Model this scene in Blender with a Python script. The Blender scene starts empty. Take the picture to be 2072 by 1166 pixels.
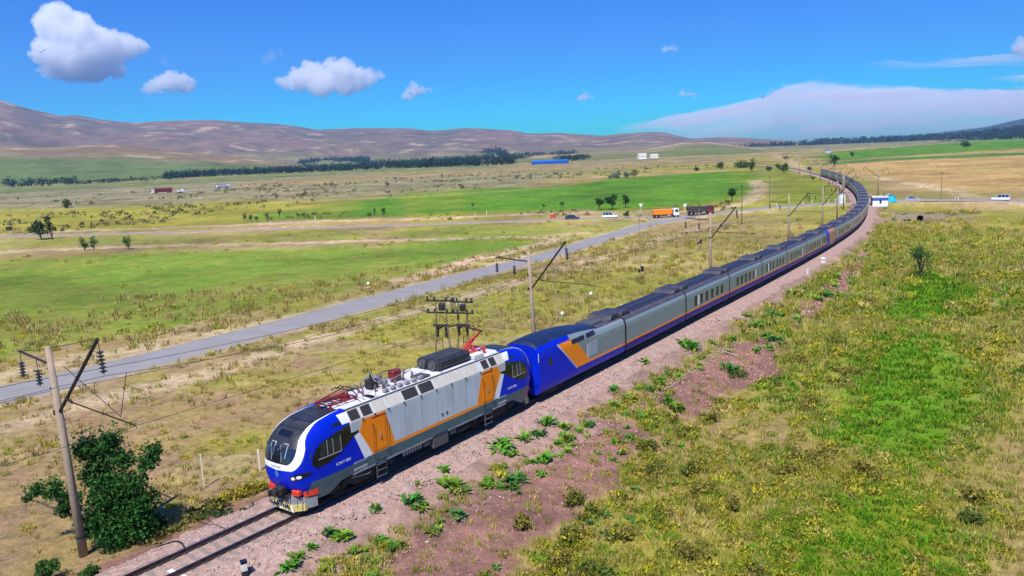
import bpy, bmesh, math, random
import numpy as np
from mathutils import Matrix, Vector

random.seed(7)
RNG = np.random.default_rng(11)
SC = bpy.context.scene
COL = SC.collection

# ------------------------------------------------------------------ camera, sky, sun, exposure
H = 16.5                       # drone height above the near rails
FPX, CX, CY = 1580.0, 1036.0, 583.0
ROLL = math.radians(-2.5)
PITCH = math.atan((583 - 310) * math.cos(ROLL) / FPX)
_F = np.array([0, math.cos(PITCH), -math.sin(PITCH)]); _R0 = np.array([1.0, 0, 0]); _U0 = np.cross(_R0, _F)
_R = math.cos(ROLL) * _R0 + math.sin(ROLL) * _U0
_U = -math.sin(ROLL) * _R0 + math.cos(ROLL) * _U0
cam = bpy.data.objects.new('camera', bpy.data.cameras.new('camera')); COL.objects.link(cam)
cam.data.sensor_width = 36.0; cam.data.lens = 36.0 * FPX / 2072.0
cam.data.clip_start = 0.5; cam.data.clip_end = 60000.0
cam.matrix_world = Matrix(((_R[0], _U[0], -_F[0], 0), (_R[1], _U[1], -_F[1], 0), (_R[2], _U[2], -_F[2], H), (0, 0, 0, 1)))
SC.camera = cam

SUN_EL = math.radians(56.0)
SUN_AZ = math.atan2(-0.30, -0.954)           # clockwise from +Y
SUN_DIR = Vector((math.sin(SUN_AZ) * math.cos(SUN_EL), math.cos(SUN_AZ) * math.cos(SUN_EL), math.sin(SUN_EL)))
world = bpy.data.worlds.new('World'); SC.world = world; world.use_nodes = True
_nt = world.node_tree; _nt.nodes.clear()
_out = _nt.nodes.new('ShaderNodeOutputWorld'); _bg = _nt.nodes.new('ShaderNodeBackground')
_sky = _nt.nodes.new('ShaderNodeTexSky'); _hs = _nt.nodes.new('ShaderNodeHueSaturation'); _gm = _nt.nodes.new('ShaderNodeMix')
_sky.sky_type = 'NISHITA'; _sky.sun_disc = False; _sky.sun_elevation = SUN_EL; _sky.sun_rotation = SUN_AZ % (2 * math.pi)
_sky.altitude = 700; _sky.air_density = 1.0; _sky.dust_density = 0.3; _sky.ozone_density = 2.0
_hs.inputs['Saturation'].default_value = 1.75
_gm.data_type = 'RGBA'; _gm.blend_type = 'MULTIPLY'; _gm.inputs['Factor'].default_value = 1.0
_gm.inputs['B'].default_value = (0.03, 0.72, 1.16, 1)
_nt.links.new(_sky.outputs[0], _hs.inputs['Color']); _nt.links.new(_hs.outputs[0], _gm.inputs['A'])
_nt.links.new(_gm.outputs['Result'], _bg.inputs[0]); _nt.links.new(_bg.outputs[0], _out.inputs[0])
_bg.inputs[1].default_value = 0.080
sun = bpy.data.objects.new('sun', bpy.data.lights.new('sun', 'SUN')); COL.objects.link(sun)
sun.data.energy = 4.2; sun.data.angle = math.radians(0.5); sun.data.color = (1.0, 0.955, 0.88)
sun.rotation_euler = (-SUN_DIR).to_track_quat('-Z', 'Y').to_euler()
sun.location = (-200, -150, 400)
SC.view_settings.view_transform = 'Standard'; SC.view_settings.look = 'None'
SC.view_settings.gamma = 1.0; SC.view_settings.use_curve_mapping = False
SC.view_settings.exposure = 0.76
SC.cycles.max_bounces = 16; SC.cycles.diffuse_bounces = 3; SC.cycles.glossy_bounces = 3
SC.cycles.transmission_bounces = 4; SC.cycles.transparent_max_bounces = 16; SC.cycles.volume_bounces = 14
SC.cycles.caustics_reflective = False; SC.cycles.caustics_refractive = False
SC.cycles.use_denoising = True

# ------------------------------------------------------------------ helpers: tags, meshes, materials
def tag(o, label=None, cat=None, group=None, kind=None):
    if label: o['label'] = label
    if cat: o['category'] = cat
    if group: o['group'] = group
    if kind: o['kind'] = kind
    return o

def empty(name, loc=(0, 0, 0), rz=0.0, label=None, cat=None, group=None):
    o = bpy.data.objects.new(name, None); COL.objects.link(o)
    o.location = loc; o.rotation_euler = (0, 0, rz); o.empty_display_size = 0.3
    return tag(o, label, cat, group)

class MB:
    """collects simple shapes and links them as ONE mesh object"""
    def __init__(s): s.v = []; s.f = []; s.m = []; s.n = 0
    def add(s, V, F, m=0):
        s.v.extend([tuple(map(float, p)) for p in V]); k = s.n
        s.f.extend([tuple(i + k for i in q) for q in F]); s.m.extend([m] * len(F)); s.n += len(V); return s
    def box(s, c, d, m=0, rz=0.0, M=None):
        x, y, z = d[0] / 2, d[1] / 2, d[2] / 2
        V = np.array([(-x, -y, -z), (x, -y, -z), (x, y, -z), (-x, y, -z), (-x, -y, z), (x, -y, z), (x, y, z), (-x, y, z)])
        if M is not None: V = V @ np.array(M.to_3x3()).T
        if rz: V = V @ np.array([[math.cos(rz), math.sin(rz), 0], [-math.sin(rz), math.cos(rz), 0], [0, 0, 1]])
        return s.add(V + np.array(c), [(0, 3, 2, 1), (4, 5, 6, 7), (0, 1, 5, 4), (1, 2, 6, 5), (2, 3, 7, 6), (3, 0, 4, 7)], m)
    def cbox(s, c, d, ch=0.04, m=0):
        bm = bmesh.new(); bmesh.ops.create_cube(bm, size=1.0)
        bmesh.ops.scale(bm, vec=d, verts=bm.verts)
        bmesh.ops.bevel(bm, geom=list(bm.edges), offset=ch, segments=1, affect='EDGES', profile=0.5)
        bm.verts.index_update()
        V = [v.co + Vector(c) for v in bm.verts]; F = [tuple(v.index for v in f.verts) for f in bm.faces]
        bm.free(); return s.add(V, F, m)
    def tube(s, pts, r, n=8, m=0, cap=True):
        P = np.array(pts, float); k = len(P); rr = np.full(k, r, float) if np.isscalar(r) else np.array(r, float)
        T = np.gradient(P, axis=0); T /= np.linalg.norm(T, axis=1)[:, None] + 1e-12
        V = []; ref = np.array([0, 0, 1.0]) if abs(T[0][2]) < 0.9 else np.array([1.0, 0, 0])
        for i in range(k):
            a = np.cross(T[i], ref); a /= np.linalg.norm(a) + 1e-12; b = np.cross(a, T[i])
            for j in range(n):
                t = 2 * math.pi * j / n; V.append(P[i] + rr[i] * (a * math.cos(t) + b * math.sin(t)))
        F = [(i * n + j, i * n + (j + 1) % n, (i + 1) * n + (j + 1) % n, (i + 1) * n + j) for i in range(k - 1) for j in range(n)]
        if cap: F += [tuple(range(n))[::-1], tuple((k - 1) * n + j for j in range(n))]
        return s.add(V, F, m)
    def prism(s, poly, axis, a, b, m=0):
        """extrude a 2D polygon; axis 'x': poly is (y,z); 'y': (x,z); 'z': (x,y)"""
        n = len(poly); V = []
        for t in (a, b):
            for p in poly: V.append({'x': (t, p[0], p[1]), 'y': (p[0], t, p[1]), 'z': (p[0], p[1], t)}[axis])
        F = [tuple(range(n))[::-1], tuple(range(n, 2 * n))] + [(i, (i + 1) % n, n + (i + 1) % n, n + i) for i in range(n)]
        return s.add(V, F, m)
    def grid(s, P, m=0, closed=False):
        """P: array rows x cols x 3"""
        P = np.asarray(P, float); r, c = P.shape[:2]
        F = [(i * c + j, i * c + (j + 1) % c, (i + 1) * c + (j + 1) % c, (i + 1) * c + j) for i in range(r - 1) for j in range(c if closed else c - 1)]
        return s.add(P.reshape(-1, 3), F, m)
    def build(s, name, mats, parent=None, smooth=False, bevel=0.0):
        me = bpy.data.meshes.new(name); me.from_pydata(s.v, [], s.f)
        if not isinstance(mats, (list, tuple)): mats = [mats]
        for q in mats: me.materials.append(q)
        if len(mats) > 1: me.polygons.foreach_set('material_index', s.m)
        if smooth: me.polygons.foreach_set('use_smooth', [True] * len(s.f))
        me.update()
        o = bpy.data.objects.new(name, me); COL.objects.link(o)
        if parent is not None: o.parent = parent
        if bevel:
            b = o.modifiers.new('edge', 'BEVEL'); b.width = bevel; b.segments = 2; b.limit_method = 'ANGLE'; b.angle_limit = math.radians(40)
        return o

def children(o): return [c for c in o.children]
def copy_tree(o, parent=None):
    c = o.copy(); COL.objects.link(c)
    if parent is not None: c.parent = parent
    for ch in children(o): copy_tree(ch, c)
    return c

def tri_mesh(name, V, T, mat, col=None, smooth=False, parent=None):
    """big triangle mesh from numpy arrays, optional per-vertex colour attribute 'Col'"""
    me = bpy.data.meshes.new(name); n, k = len(V), len(T)
    me.vertices.add(n); me.vertices.foreach_set('co', np.asarray(V, np.float32).ravel())
    w = T.shape[1]
    me.loops.add(k * w); me.loops.foreach_set('vertex_index', np.asarray(T, np.int32).ravel())
    me.polygons.add(k); me.polygons.foreach_set('loop_start', np.arange(0, k * w, w, dtype=np.int32))
    if smooth: me.polygons.foreach_set('use_smooth', np.ones(k, bool))
    me.update(calc_edges=True)
    if col is not None:
        a = me.color_attributes.new('Col', 'FLOAT_COLOR', 'POINT')
        c4 = np.ones((n, 4), np.float32); c4[:, :3] = col; a.data.foreach_set('color', c4.ravel())
    me.materials.append(mat)
    o = bpy.data.objects.new(name, me); COL.objects.link(o)
    if parent is not None: o.parent = parent
    return o

MATS = {}
def mat(name, col, rough=0.6, metal=0.0, var=0.12, scale=3.0, bump=0.0, bscale=40.0, coat=0.0, dirt=None, dirt_amt=0.25, spec=0.5, emis=None):
    """principled paint with grain, blotches and optional dirt"""
    if name in MATS: return MATS[name]
    m = bpy.data.materials.new(name); m.use_nodes = True; MATS[name] = m
    nt = m.node_tree; N = nt.nodes; L = nt.links; p = N['Principled BSDF']
    p.inputs['Roughness'].default_value = rough; p.inputs['Metallic'].default_value = metal
    p.inputs['Specular IOR Level'].default_value = spec
    if coat: p.inputs['Coat Weight'].default_value = coat; p.inputs['Coat Roughness'].default_value = 0.12
    tc = N.new('ShaderNodeTexCoord')
    n1 = N.new('ShaderNodeTexNoise'); n1.inputs['Scale'].default_value = scale; n1.inputs['Detail'].default_value = 5; n1.inputs['Roughness'].default_value = 0.65
    L.new(tc.outputs['Object'], n1.inputs['Vector'])
    mp = N.new('ShaderNodeMapRange'); mp.inputs['From Min'].default_value = 0.3; mp.inputs['From Max'].default_value = 0.7
    mp.inputs['To Min'].default_value = 1 - var; mp.inputs['To Max'].default_value = 1 + var
    L.new(n1.outputs['Fac'], mp.inputs['Value'])
    mx = N.new('ShaderNodeMix'); mx.data_type = 'RGBA'; mx.blend_type = 'MULTIPLY'; mx.inputs['Factor'].default_value = 1
    mx.inputs['A'].default_value = (*col, 1); L.new(mp.outputs[0], mx.inputs['B'])
    src = mx.outputs['Result']
    if dirt:
        n2 = N.new('ShaderNodeTexNoise'); n2.inputs['Scale'].default_value = scale * 0.6; n2.inputs['Detail'].default_value = 8; n2.inputs['Roughness'].default_value = 0.7
        mpv = N.new('ShaderNodeMapping'); mpv.inputs['Scale'].default_value = (1, 1.6, 0.35); L.new(tc.outputs['Object'], mpv.inputs['Vector']); L.new(mpv.outputs[0], n2.inputs['Vector'])
        mr = N.new('ShaderNodeMapRange'); mr.inputs['From Min'].default_value = 0.45; mr.inputs['From Max'].default_value = 0.75; mr.inputs['To Max'].default_value = dirt_amt
        L.new(n2.outputs['Fac'], mr.inputs['Value'])
        m2 = N.new('ShaderNodeMix'); m2.data_type = 'RGBA'; m2.inputs['B'].default_value = (*dirt, 1)
        L.new(mr.outputs[0], m2.inputs['Factor']); L.new(src, m2.inputs['A']); src = m2.outputs['Result']
    L.new(src, p.inputs['Base Color'])
    if bump:
        n3 = N.new('ShaderNodeTexNoise'); n3.inputs['Scale'].default_value = bscale; n3.inputs['Detail'].default_value = 4; L.new(tc.outputs['Object'], n3.inputs['Vector'])
        b = N.new('ShaderNodeBump'); b.inputs['Strength'].default_value = bump; b.inputs['Distance'].default_value = 0.05
        L.new(n3.outputs['Fac'], b.inputs['Height']); L.new(b.outputs[0], p.inputs['Normal'])
    if emis: p.inputs['Emission Color'].default_value = (*emis[0], 1); p.inputs['Emission Strength'].default_value = emis[1]
    return m

def mat_vcol(name, rough=0.9, transl=0.0, var=0.25, scale=1.2, spec=0.2, extra=None):
    """uses the 'Col' attribute (each plant's or soil's own colour) with grain"""
    m = bpy.data.materials.new(name); m.use_nodes = True; nt = m.node_tree; N = nt.nodes; L = nt.links; p = N['Principled BSDF']
    p.inputs['Roughness'].default_value = rough; p.inputs['Specular IOR Level'].default_value = spec
    at_ = N.new('ShaderNodeAttribute'); at_.attribute_name = 'Col'
    tc = N.new('ShaderNodeTexCoord'); src = at_.outputs['Color']
    for sc_, vr in [(scale, var)] + (extra or []):
        n1 = N.new('ShaderNodeTexNoise'); n1.inputs['Scale'].default_value = sc_; n1.inputs['Detail'].default_value = 6; n1.inputs['Roughness'].default_value = 0.7
        L.new(tc.outputs['Object'], n1.inputs['Vector'])
        mp = N.new('ShaderNodeMapRange'); mp.inputs['From Min'].default_value = 0.3; mp.inputs['From Max'].default_value = 0.7
        mp.inputs['To Min'].default_value = 1 - vr; mp.inputs['To Max'].default_value = 1 + vr; L.new(n1.outputs['Fac'], mp.inputs['Value'])
        mx = N.new('ShaderNodeMix'); mx.data_type = 'RGBA'; mx.blend_type = 'MULTIPLY'; mx.inputs['Factor'].default_value = 1
        L.new(src, mx.inputs['A']); L.new(mp.outputs[0], mx.inputs['B']); src = mx.outputs['Result']
    L.new(src, p.inputs['Base Color'])
    if transl:
        t = N.new('ShaderNodeBsdfTranslucent'); L.new(src, t.inputs['Color']); ms = N.new('ShaderNodeMixShader'); ms.inputs[0].default_value = transl
        L.new(p.outputs[0], ms.inputs[1]); L.new(t.outputs[0], ms.inputs[2]); L.new(ms.outputs[0], N['Material Output'].inputs['Surface'])
    return m

# ------------------------------------------------------------------ numpy noise
def _hash(ix, iy, seed):
    h = (ix.astype(np.int64) * 374761393 + iy.astype(np.int64) * 668265263 + seed * 1442695041) & 0x7fffffff
    h = ((h ^ (h >> 13)) * 1274126177) & 0x7fffffff
    return ((h ^ (h >> 16)) & 0xffff) / 65535.0
def vnoise(x, y, seed=0):
    x = np.asarray(x, float); y = np.asarray(y, float); ix = np.floor(x); iy = np.floor(y); fx = x - ix; fy = y - iy
    fx = fx * fx * (3 - 2 * fx); fy = fy * fy * (3 - 2 * fy)
    a = _hash(ix, iy, seed); b = _hash(ix + 1, iy, seed); c = _hash(ix, iy + 1, seed); d = _hash(ix + 1, iy + 1, seed)
    return (a * (1 - fx) + b * fx) * (1 - fy) + (c * (1 - fx) + d * fx) * fy
def fbm(x, y, seed=0, oct=4, gain=0.5):
    s = 0; a = 1; t = 0
    for k in range(oct):
        s = s + a * vnoise(x * 2 ** k + 17.3 * k, y * 2 ** k - 9.1 * k, seed + k); t += a; a *= gain
    return s / t
def sstep(a, b, x):
    t = np.clip((np.asarray(x, float) - a) / (b - a), 0, 1); return t * t * (3 - 2 * t)

# ------------------------------------------------------------------ the track's centre line (arc length s; s grows away from the camera)
_ds = 1.0
_S = np.arange(-60, 1500, _ds)
_kn = [-60, 0, 40, 80, 120, 160, 200, 250, 300, 350, 400, 460, 520, 620, 900, 1500]
_kv = [0.0009, .0013, .001141, .000535, .000644, .001037, .001208, .001038, .000777, .000585, .000496, .000486, .000492, .000498, .0004, .0003]
_kap = np.interp(_S, _kn, _kv)
_i0 = int(np.where(_S == 0)[0][0])
_th = np.r_[0, np.cumsum((_kap[1:] + _kap[:-1]) / 2 * _ds)]; _th = 0.6505 - (_th - _th[_i0])
_T = np.stack([np.sin(_th), np.cos(_th)], 1)
_XY = np.r_[np.zeros((1, 2)), np.cumsum((_T[1:] + _T[:-1]) / 2 * _ds, 0)]
_XY = _XY - _XY[_i0] + np.array([-16.02, 29.39])
_Z = np.interp(_S, [-60, 0, 60, 120, 180, 240, 300, 400, 500, 620, 1500], [0, 0, -.44, -2.02, -3.65, -3.92, -3.6, -3.95, -4.35, -4.1, -4.0])
_Z = np.convolve(np.pad(_Z, 25, mode='edge'), np.hanning(51) / np.hanning(51).sum(), 'valid')
def P(s, off=0.0, dz=0.0):
    """point at arc length s, off metres to the right of travel away from the camera"""
    x = np.interp(s, _S, _XY[:, 0]); y = np.interp(s, _S, _XY[:, 1]); t = np.interp(s, _S, _th); z = np.interp(s, _S, _Z)
    return np.array([x + math.cos(t) * off, y - math.sin(t) * off, z + dz]), t
def track_sd(x, y):
    x = np.asarray(x, np.float32).ravel(); y = np.asarray(y, np.float32).ravel(); s = np.empty(len(x)); d = np.empty(len(x))
    q = _XY[::4].astype(np.float32); tt = _T[::4]; ss = _S[::4]
    for a in range(0, len(x), 20000):
        b = a + 20000
        dx = x[a:b, None] - q[None, :, 0]; dy = y[a:b, None] - q[None, :, 1]; i = np.argmin(dx * dx + dy * dy, 1); j = np.arange(len(i))
        ex = dx[j, i]; ey = dy[j, i]; s[a:b] = ss[i] + ex * tt[i, 0] + ey * tt[i, 1]
        d[a:b] = ex * np.cos(np.interp(s[a:b], _S, _th)) - ey * np.sin(np.interp(s[a:b], _S, _th))
        # exact lateral at the refined s
        rx = x[a:b] - np.interp(s[a:b], _S, _XY[:, 0]); ry = y[a:b] - np.interp(s[a:b], _S, _XY[:, 1]); th = np.interp(s[a:b], _S, _th)
        d[a:b] = rx * np.cos(th) - ry * np.sin(th)
    return s, d

# ------------------------------------------------------------------ ground height
_rr = np.hypot(_XY[_i0:, 0], _XY[_i0:, 1])
def zbase(r): return np.where(r < 640, np.interp(r, _rr, _Z[_i0:]), np.interp(r, [640, 1200, 3000, 20000], [-4.1, -5.0, -6.5, -6.5]))
def terrain0(x, y):
    """smooth ground without bumps and roads"""
    x = np.asarray(x, float); y = np.asarray(y, float); sh = x.shape; x = x.ravel(); y = y.ravel()
    r = np.hypot(x, y); z = zbase(r); d = np.full(len(x), 200.0); s = np.zeros(len(x))
    near = r < 900
    if near.any(): s[near], d[near] = track_sd(x[near], y[near])
    zt = np.interp(s, _S, _Z); w = np.where(near, 1 - sstep(20, 60, np.abs(d)), 0); z = z * (1 - w) + zt * w
    right = np.interp(d, [0, 3.2, 4.5, 10.5, 14, 90, 200], [-.62, -.66, -.95, -2.15, -2.35, -2.0, -0.6])
    left = np.interp(-d, [0, 3.2, 6, 13, 40, 120, 250], [-.62, -.66, -1.0, -1.15, -1.2, -1.2, -0.6])
    low = -1.1 * sstep(110, 190, r) * sstep(15, 60, -d) * (1 - sstep(300, 600, r))
    return (z + np.where(d > 0, right, left) + low).reshape(sh)
def ray(px, py):
    d = _F * FPX + _R * (px - CX) - _U * (py - CY); return d / np.linalg.norm(d)
_tt = np.geomspace(12, 9000, 500)
def ground(px, py):
    d = ray(px, py); X = d[0] * _tt; Y = d[1] * _tt; Z = H + d[2] * _tt
    e = Z - terrain0(X, Y); k = np.where(e < 0)[0]
    if len(k) == 0: return np.array([X[-1], Y[-1]])
    i = max(k[0], 1); lo, hi = _tt[i - 1], _tt[i]
    f = e[i - 1] / (e[i - 1] - e[i]); t = lo + (hi - lo) * f
    return np.array([d[0] * t, d[1] * t])
def gpoly(pts): return np.array([ground(*p) for p in pts])
def seg_dist(x, y, poly, closed):
    """distance to a polyline (and inside flag for closed), numpy"""
    x = np.asarray(x); y = np.asarray(y); best = np.full(x.shape, 1e18); par = np.zeros(x.shape); ins = np.zeros(x.shape, bool)
    n = len(poly); acc = 0.0
    for i in range(n if closed else n - 1):
        a = poly[i]; b = poly[(i + 1) % n]; ex, ey = b - a; L2 = ex * ex + ey * ey + 1e-12
        t = np.clip(((x - a[0]) * ex + (y - a[1]) * ey) / L2, 0, 1); q = (x - a[0] - t * ex) ** 2 + (y - a[1] - t * ey) ** 2
        u = q < best; best = np.where(u, q, best); par = np.where(u, acc + t * math.sqrt(L2), par); acc += math.sqrt(L2)
        if closed:
            c = ((a[1] > y) != (b[1] > y)) & (x < (b[0] - a[0]) * (y - a[1]) / (b[1] - a[1] + 1e-12) + a[0]); ins ^= c
    return np.sqrt(best), par, ins

def smooth_line(pts, step=4.0):
    p = np.array(pts, float); t = np.r_[0, np.cumsum(np.linalg.norm(np.diff(p, axis=0), axis=1))]
    n = max(3, int(t[-1] / step)); u = np.linspace(0, t[-1], n); q = np.stack([np.interp(u, t, p[:, k]) for k in range(p.shape[1])], 1)
    for _ in range(6): q[1:-1] = q[1:-1] * .5 + (q[:-2] + q[2:]) * .25
    return q
ROADS = {}
def def_road(name, px, width):
    l = smooth_line(gpoly(px)); z = terrain0(l[:, 0], l[:, 1])
    for _ in range(8): z[1:-1] = z[1:-1] * .5 + (z[:-2] + z[2:]) * .25
    ROADS[name] = dict(line=l, z=z, w=width)
def_road('asphalt_road', [(-700, 955), (-300, 868), (0, 801), (300, 729), (600, 652), (865, 581), (1100, 519), (1200, 488), (1290, 460), (1345, 446), (1400, 441)], 6.0)
def_road('gravel_road', [(-500, 500), (0, 479), (250, 473), (500, 465), (800, 456), (1000, 449), (1150, 444), (1240, 440), (1330, 440), (1345, 441)], 5.2)
def_road('crossing_road', [(1310, 443), (1400, 438), (1500, 430), (1600, 423), (1690, 417), (1733, 416), (1800, 417), (1900, 419), (2072, 420), (2500, 421)], 6.5)
def_road('highway', [(-500, 432), (0, 406), (300, 392), (520, 376), (800, 358), (1050, 344), (1300, 331), (1420, 326)], 9.0)
# the crossing road meets the rails at rail height and stands on a low bank
_cr = ROADS['crossing_road']; _s, _d = track_sd(_cr['line'][:, 0], _cr['line'][:, 1]); _zt = np.interp(_s, _S, _Z)
_w = 1 - sstep(6, 60, np.abs(_d)); _cr['z'] = _cr['z'] * (1 - _w) + (_zt - 0.02) * _w; _cr['z'][_d > 0] += 1.2 * sstep(3, 40, _d[_d > 0])
def znoise(x, y, d):
    a = sstep(3.4, 7, np.abs(d))
    return a * ((fbm(x / 2.3, y / 2.3, 3, 3) - .5) * .34 + (fbm(x / 19, y / 19, 5, 2) - .5) * .7)
def terrain(x, y, want=False):
    x = np.asarray(x, float).ravel(); y = np.asarray(y, float).ravel(); z = terrain0(x, y)
    r = np.hypot(x, y); d = np.full(len(x), 200.0); s = np.zeros(len(x)); near = r < 900
    if near.any(): s[near], d[near] = track_sd(x[near], y[near])
    nz = znoise(x, y, d) * (1 - sstep(500, 900, r)); road = np.full(len(x), 1e9); flat = np.ones(len(x)); tgt = np.zeros(len(x)); wt = np.zeros(len(x))
    for R in ROADS.values():
        l = R['line']; q = seg_dist(x, y, l, False)
        along = np.r_[0, np.cumsum(np.linalg.norm(np.diff(l, axis=0), axis=1))]
        e = q[0] - R['w'] / 2; w = 1 - sstep(0.6, 4.5, e); zz = np.interp(q[1], along, R['z'])
        u = w > wt; tgt = np.where(u, zz, tgt); wt = np.where(u, w, wt); road = np.minimum(road, e)
    z = (z + nz) * (1 - wt) + (tgt - 0.07) * wt
    # keep the bed under the rails clear where the road crosses
    k = 1 - sstep(2.6, 3.4, np.abs(d)); z = z * (1 - k) + np.minimum(z, np.interp(s, _S, _Z) - .62) * k
    return (z, s, d, road) if want else z
def at(px, py):
    g = ground(px, py); return np.array([g[0], g[1], terrain(g[0], g[1])[0]])
# ------------------------------------------------------------------ ground sheet
C_ = lambda *a: np.array(a, float)
DRY = (C_(.275, .205, .075), C_(.255, .168, .095)); OLIVE = (C_(.215, .215, .022), C_(.275, .24, .045))
MEADOW = (C_(.15, .205, .025), C_(.21, .205, .04)); GREEN = (C_(.062, .175, .010), C_(.10, .19, .016))
LUSH = (C_(.11, .19, .008), C_(.18, .18, .012)); CROP = (C_(.40, .275, .10), C_(.335, .215, .075))
GRAVEL = (C_(.255, .135, .105), C_(.175, .095, .075)); RGREEN = (C_(.085, .225, .008), C_(.12, .22, .012)); PATH = (C_(.46, .345, .215), C_(.34, .25, .14))
SCRUB = (C_(.26, .215, .125), C_(.16, .15, .06)); GOLD = (C_(.28, .2, .065), C_(.23, .185, .06))
FIELD = (C_(.05, .135, .02), C_(.07, .15, .03)); EARTH = (C_(.24, .17, .12), C_(.2, .15, .11)); FAR = (C_(.15, .17, .07), C_(.2, .18, .09))

AREAS = [  # (pixel outline, class, softness in m at the near edge per 50 m, raggedness m per 50 m, cover)
    ([(-900, 425), (-300, 398), (0, 384), (300, 372), (520, 358), (800, 346), (1050, 333), (1300, 322), (1500, 315), (1700, 306), (1500, 318), (1300, 345), (1060, 380), (700, 403), (500, 406), (240, 421), (0, 425), (-900, 470)], SCRUB, 2, 6, 1),
    ([(-900, 412), (0, 380), (300, 366), (700, 343), (1000, 331), (1000, 338), (700, 352), (300, 377), (0, 392), (-900, 428)], FIELD, 1, 2, .55),
    ([(520, 368), (800, 352), (1050, 338), (1300, 326), (1500, 316), (1500, 322), (1300, 336), (1050, 350), (800, 362), (520, 380)], GOLD, 1.5, 5, .8),
    ([(1100, 352), (1300, 338), (1480, 324), (1560, 318), (1560, 330), (1480, 338), (1300, 352), (1100, 366)], OLIVE, 2, 6, .6),
    ([(-900, 470), (0, 424), (240, 420), (500, 405), (705, 404), (690, 440), (450, 456), (0, 476), (-900, 500)], OLIVE, 1.5, 4, 1),
    ([(470, 452), (500, 432), (640, 418), (700, 403), (820, 394), (960, 384), (1060, 379), (1180, 367), (1300, 357), (1420, 350), (1505, 349), (1530, 362), (1515, 385), (1480, 402), (1440, 416), (1380, 424), (1280, 427), (1150, 430), (1000, 433), (850, 440), (680, 446)], GREEN, 1.2, 3, 1),
    ([(470, 452), (500, 425), (700, 404), (830, 394), (760, 425), (640, 446)], OLIVE, 6, 12, .75),
    ([(640, 446), (850, 436), (1000, 430), (1280, 423), (1440, 414), (1500, 402), (1480, 424), (1300, 432), (1000, 442), (640, 456)], OLIVE, 2, 4, .9),
    ([(-900, 560), (0, 526), (250, 516), (500, 503), (800, 494), (1000, 487), (1135, 489), (1060, 509), (900, 545), (700, 592), (500, 634), (300, 672), (100, 705), (-100, 745), (-900, 900)], MEADOW, 1.2, 3, 1),
    ([(-100, 560), (250, 528), (600, 505), (900, 492), (1100, 490), (1000, 515), (800, 545), (600, 575), (300, 600), (0, 640)], GREEN, 9, 9, .55),
    ([(0, 488), (350, 478), (700, 468), (900, 462), (900, 474), (700, 484), (350, 492), (0, 502)], MEADOW, 3, 6, .8),
    ([(900, 460), (1150, 452), (1290, 446), (1310, 452), (1240, 470), (1100, 480), (900, 480)], MEADOW, 3, 5, .8),
    ([(-100, 775), (100, 735), (300, 692), (500, 652), (700, 608), (900, 560), (1050, 520), (1150, 496), (1170, 499), (1060, 526), (900, 570), (700, 618), (500, 664), (300, 712), (100, 752), (-100, 795)], PATH, 1.2, 1.5, .95),
    ([(1400, 470), (1600, 445), (1700, 430), (1712, 450), (1690, 472), (1600, 505), (1450, 545), (1200, 640), (900, 650), (1000, 590), (1200, 545)], OLIVE, 8, 10, .6),
    ([(1560, 420), (1600, 385), (1640, 365), (1690, 385), (1705, 412)], LUSH, 4, 5, .9),
    ([(1540, 330), (1600, 330), (1640, 350), (1600, 362), (1560, 350)], LUSH, 5, 8, .8),
    # right of the line
    ([(1655, 333), (1700, 330), (2072, 314), (2700, 288), (2700, 360), (2072, 384), (1980, 391), (1900, 379), (1840, 369), (1760, 357)], CROP, 1, 2, 1),
    ([(1660, 334), (1800, 326), (2072, 314), (2700, 288), (2700, 276), (2072, 302), (1800, 319), (1680, 328)], FIELD, 1, 2, 1),
    ([(1760, 320), (2072, 302), (2700, 270), (2700, 278), (2072, 309), (1850, 318)], CROP, 1, 2, .8),
    ([(1630, 318), (1700, 307), (1900, 292), (2072, 279), (2700, 235), (2700, 272), (2072, 300), (1800, 318), (1690, 326)], GREEN, 1, 3, 1),
    ([(1730, 420), (1900, 426), (2072, 426), (2900, 432), (2900, 1700), (900, 1700), (1180, 1020), (1400, 860), (1560, 720), (1700, 560), (1745, 470)], OLIVE, 3, 4, .75),
    ([(1850, 690), (1790, 640), (1820, 585), (1870, 552), (1960, 575), (2000, 605), (1930, 640)], RGREEN, 1.2, 1.5, .9),
    ([(1730, 830), (1750, 730), (1800, 690), (1900, 690), (1985, 735), (2010, 800), (1960, 880), (1880, 945), (1790, 920), (1700, 880)], RGREEN, 1.5, 2, .9),
    ([(1530, 1120), (1610, 1020), (1720, 985), (1850, 1010), (1950, 1090), (1960, 1300), (1450, 1300)], LUSH, 1.2, 1.5, .85),
    ([(1990, 900), (2100, 840), (2500, 900), (2500, 1300), (2000, 1200), (1950, 1000)], DRY, 2, 3, .7),
    ([(1930, 540), (2072, 520), (2400, 540), (2300, 700), (2050, 690), (1960, 620)], SCRUB, 3, 4, .7),
    ([(1330, 880), (1480, 800), (1600, 850), (1560, 980), (1400, 1080), (1280, 1020)], DRY, 1.5, 2, .6),
    ([(1800, 426), (1990, 428), (1990, 452), (1800, 448)], EARTH, 1, 2, .75),
]
SLOPES = [
    [(760, 1400), (800, 1130), (850, 1060), (1000, 960), (1110, 890), (1200, 850), (1290, 850), (1300, 890), (1240, 985), (1150, 1050), (1050, 1120), (1000, 1400)],
    [(1310, 800), (1420, 735), (1520, 680), (1600, 690), (1570, 755), (1470, 800), (1380, 850)],
    [(1590, 640), (1680, 570), (1745, 505), (1765, 515), (1720, 580), (1660, 640), (1610, 665)],
]
_az = np.radians(np.r_[np.arange(-180, -46, 4.0), np.arange(-45, 45.01, 0.125), np.arange(48, 180.1, 4.0)])
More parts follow.
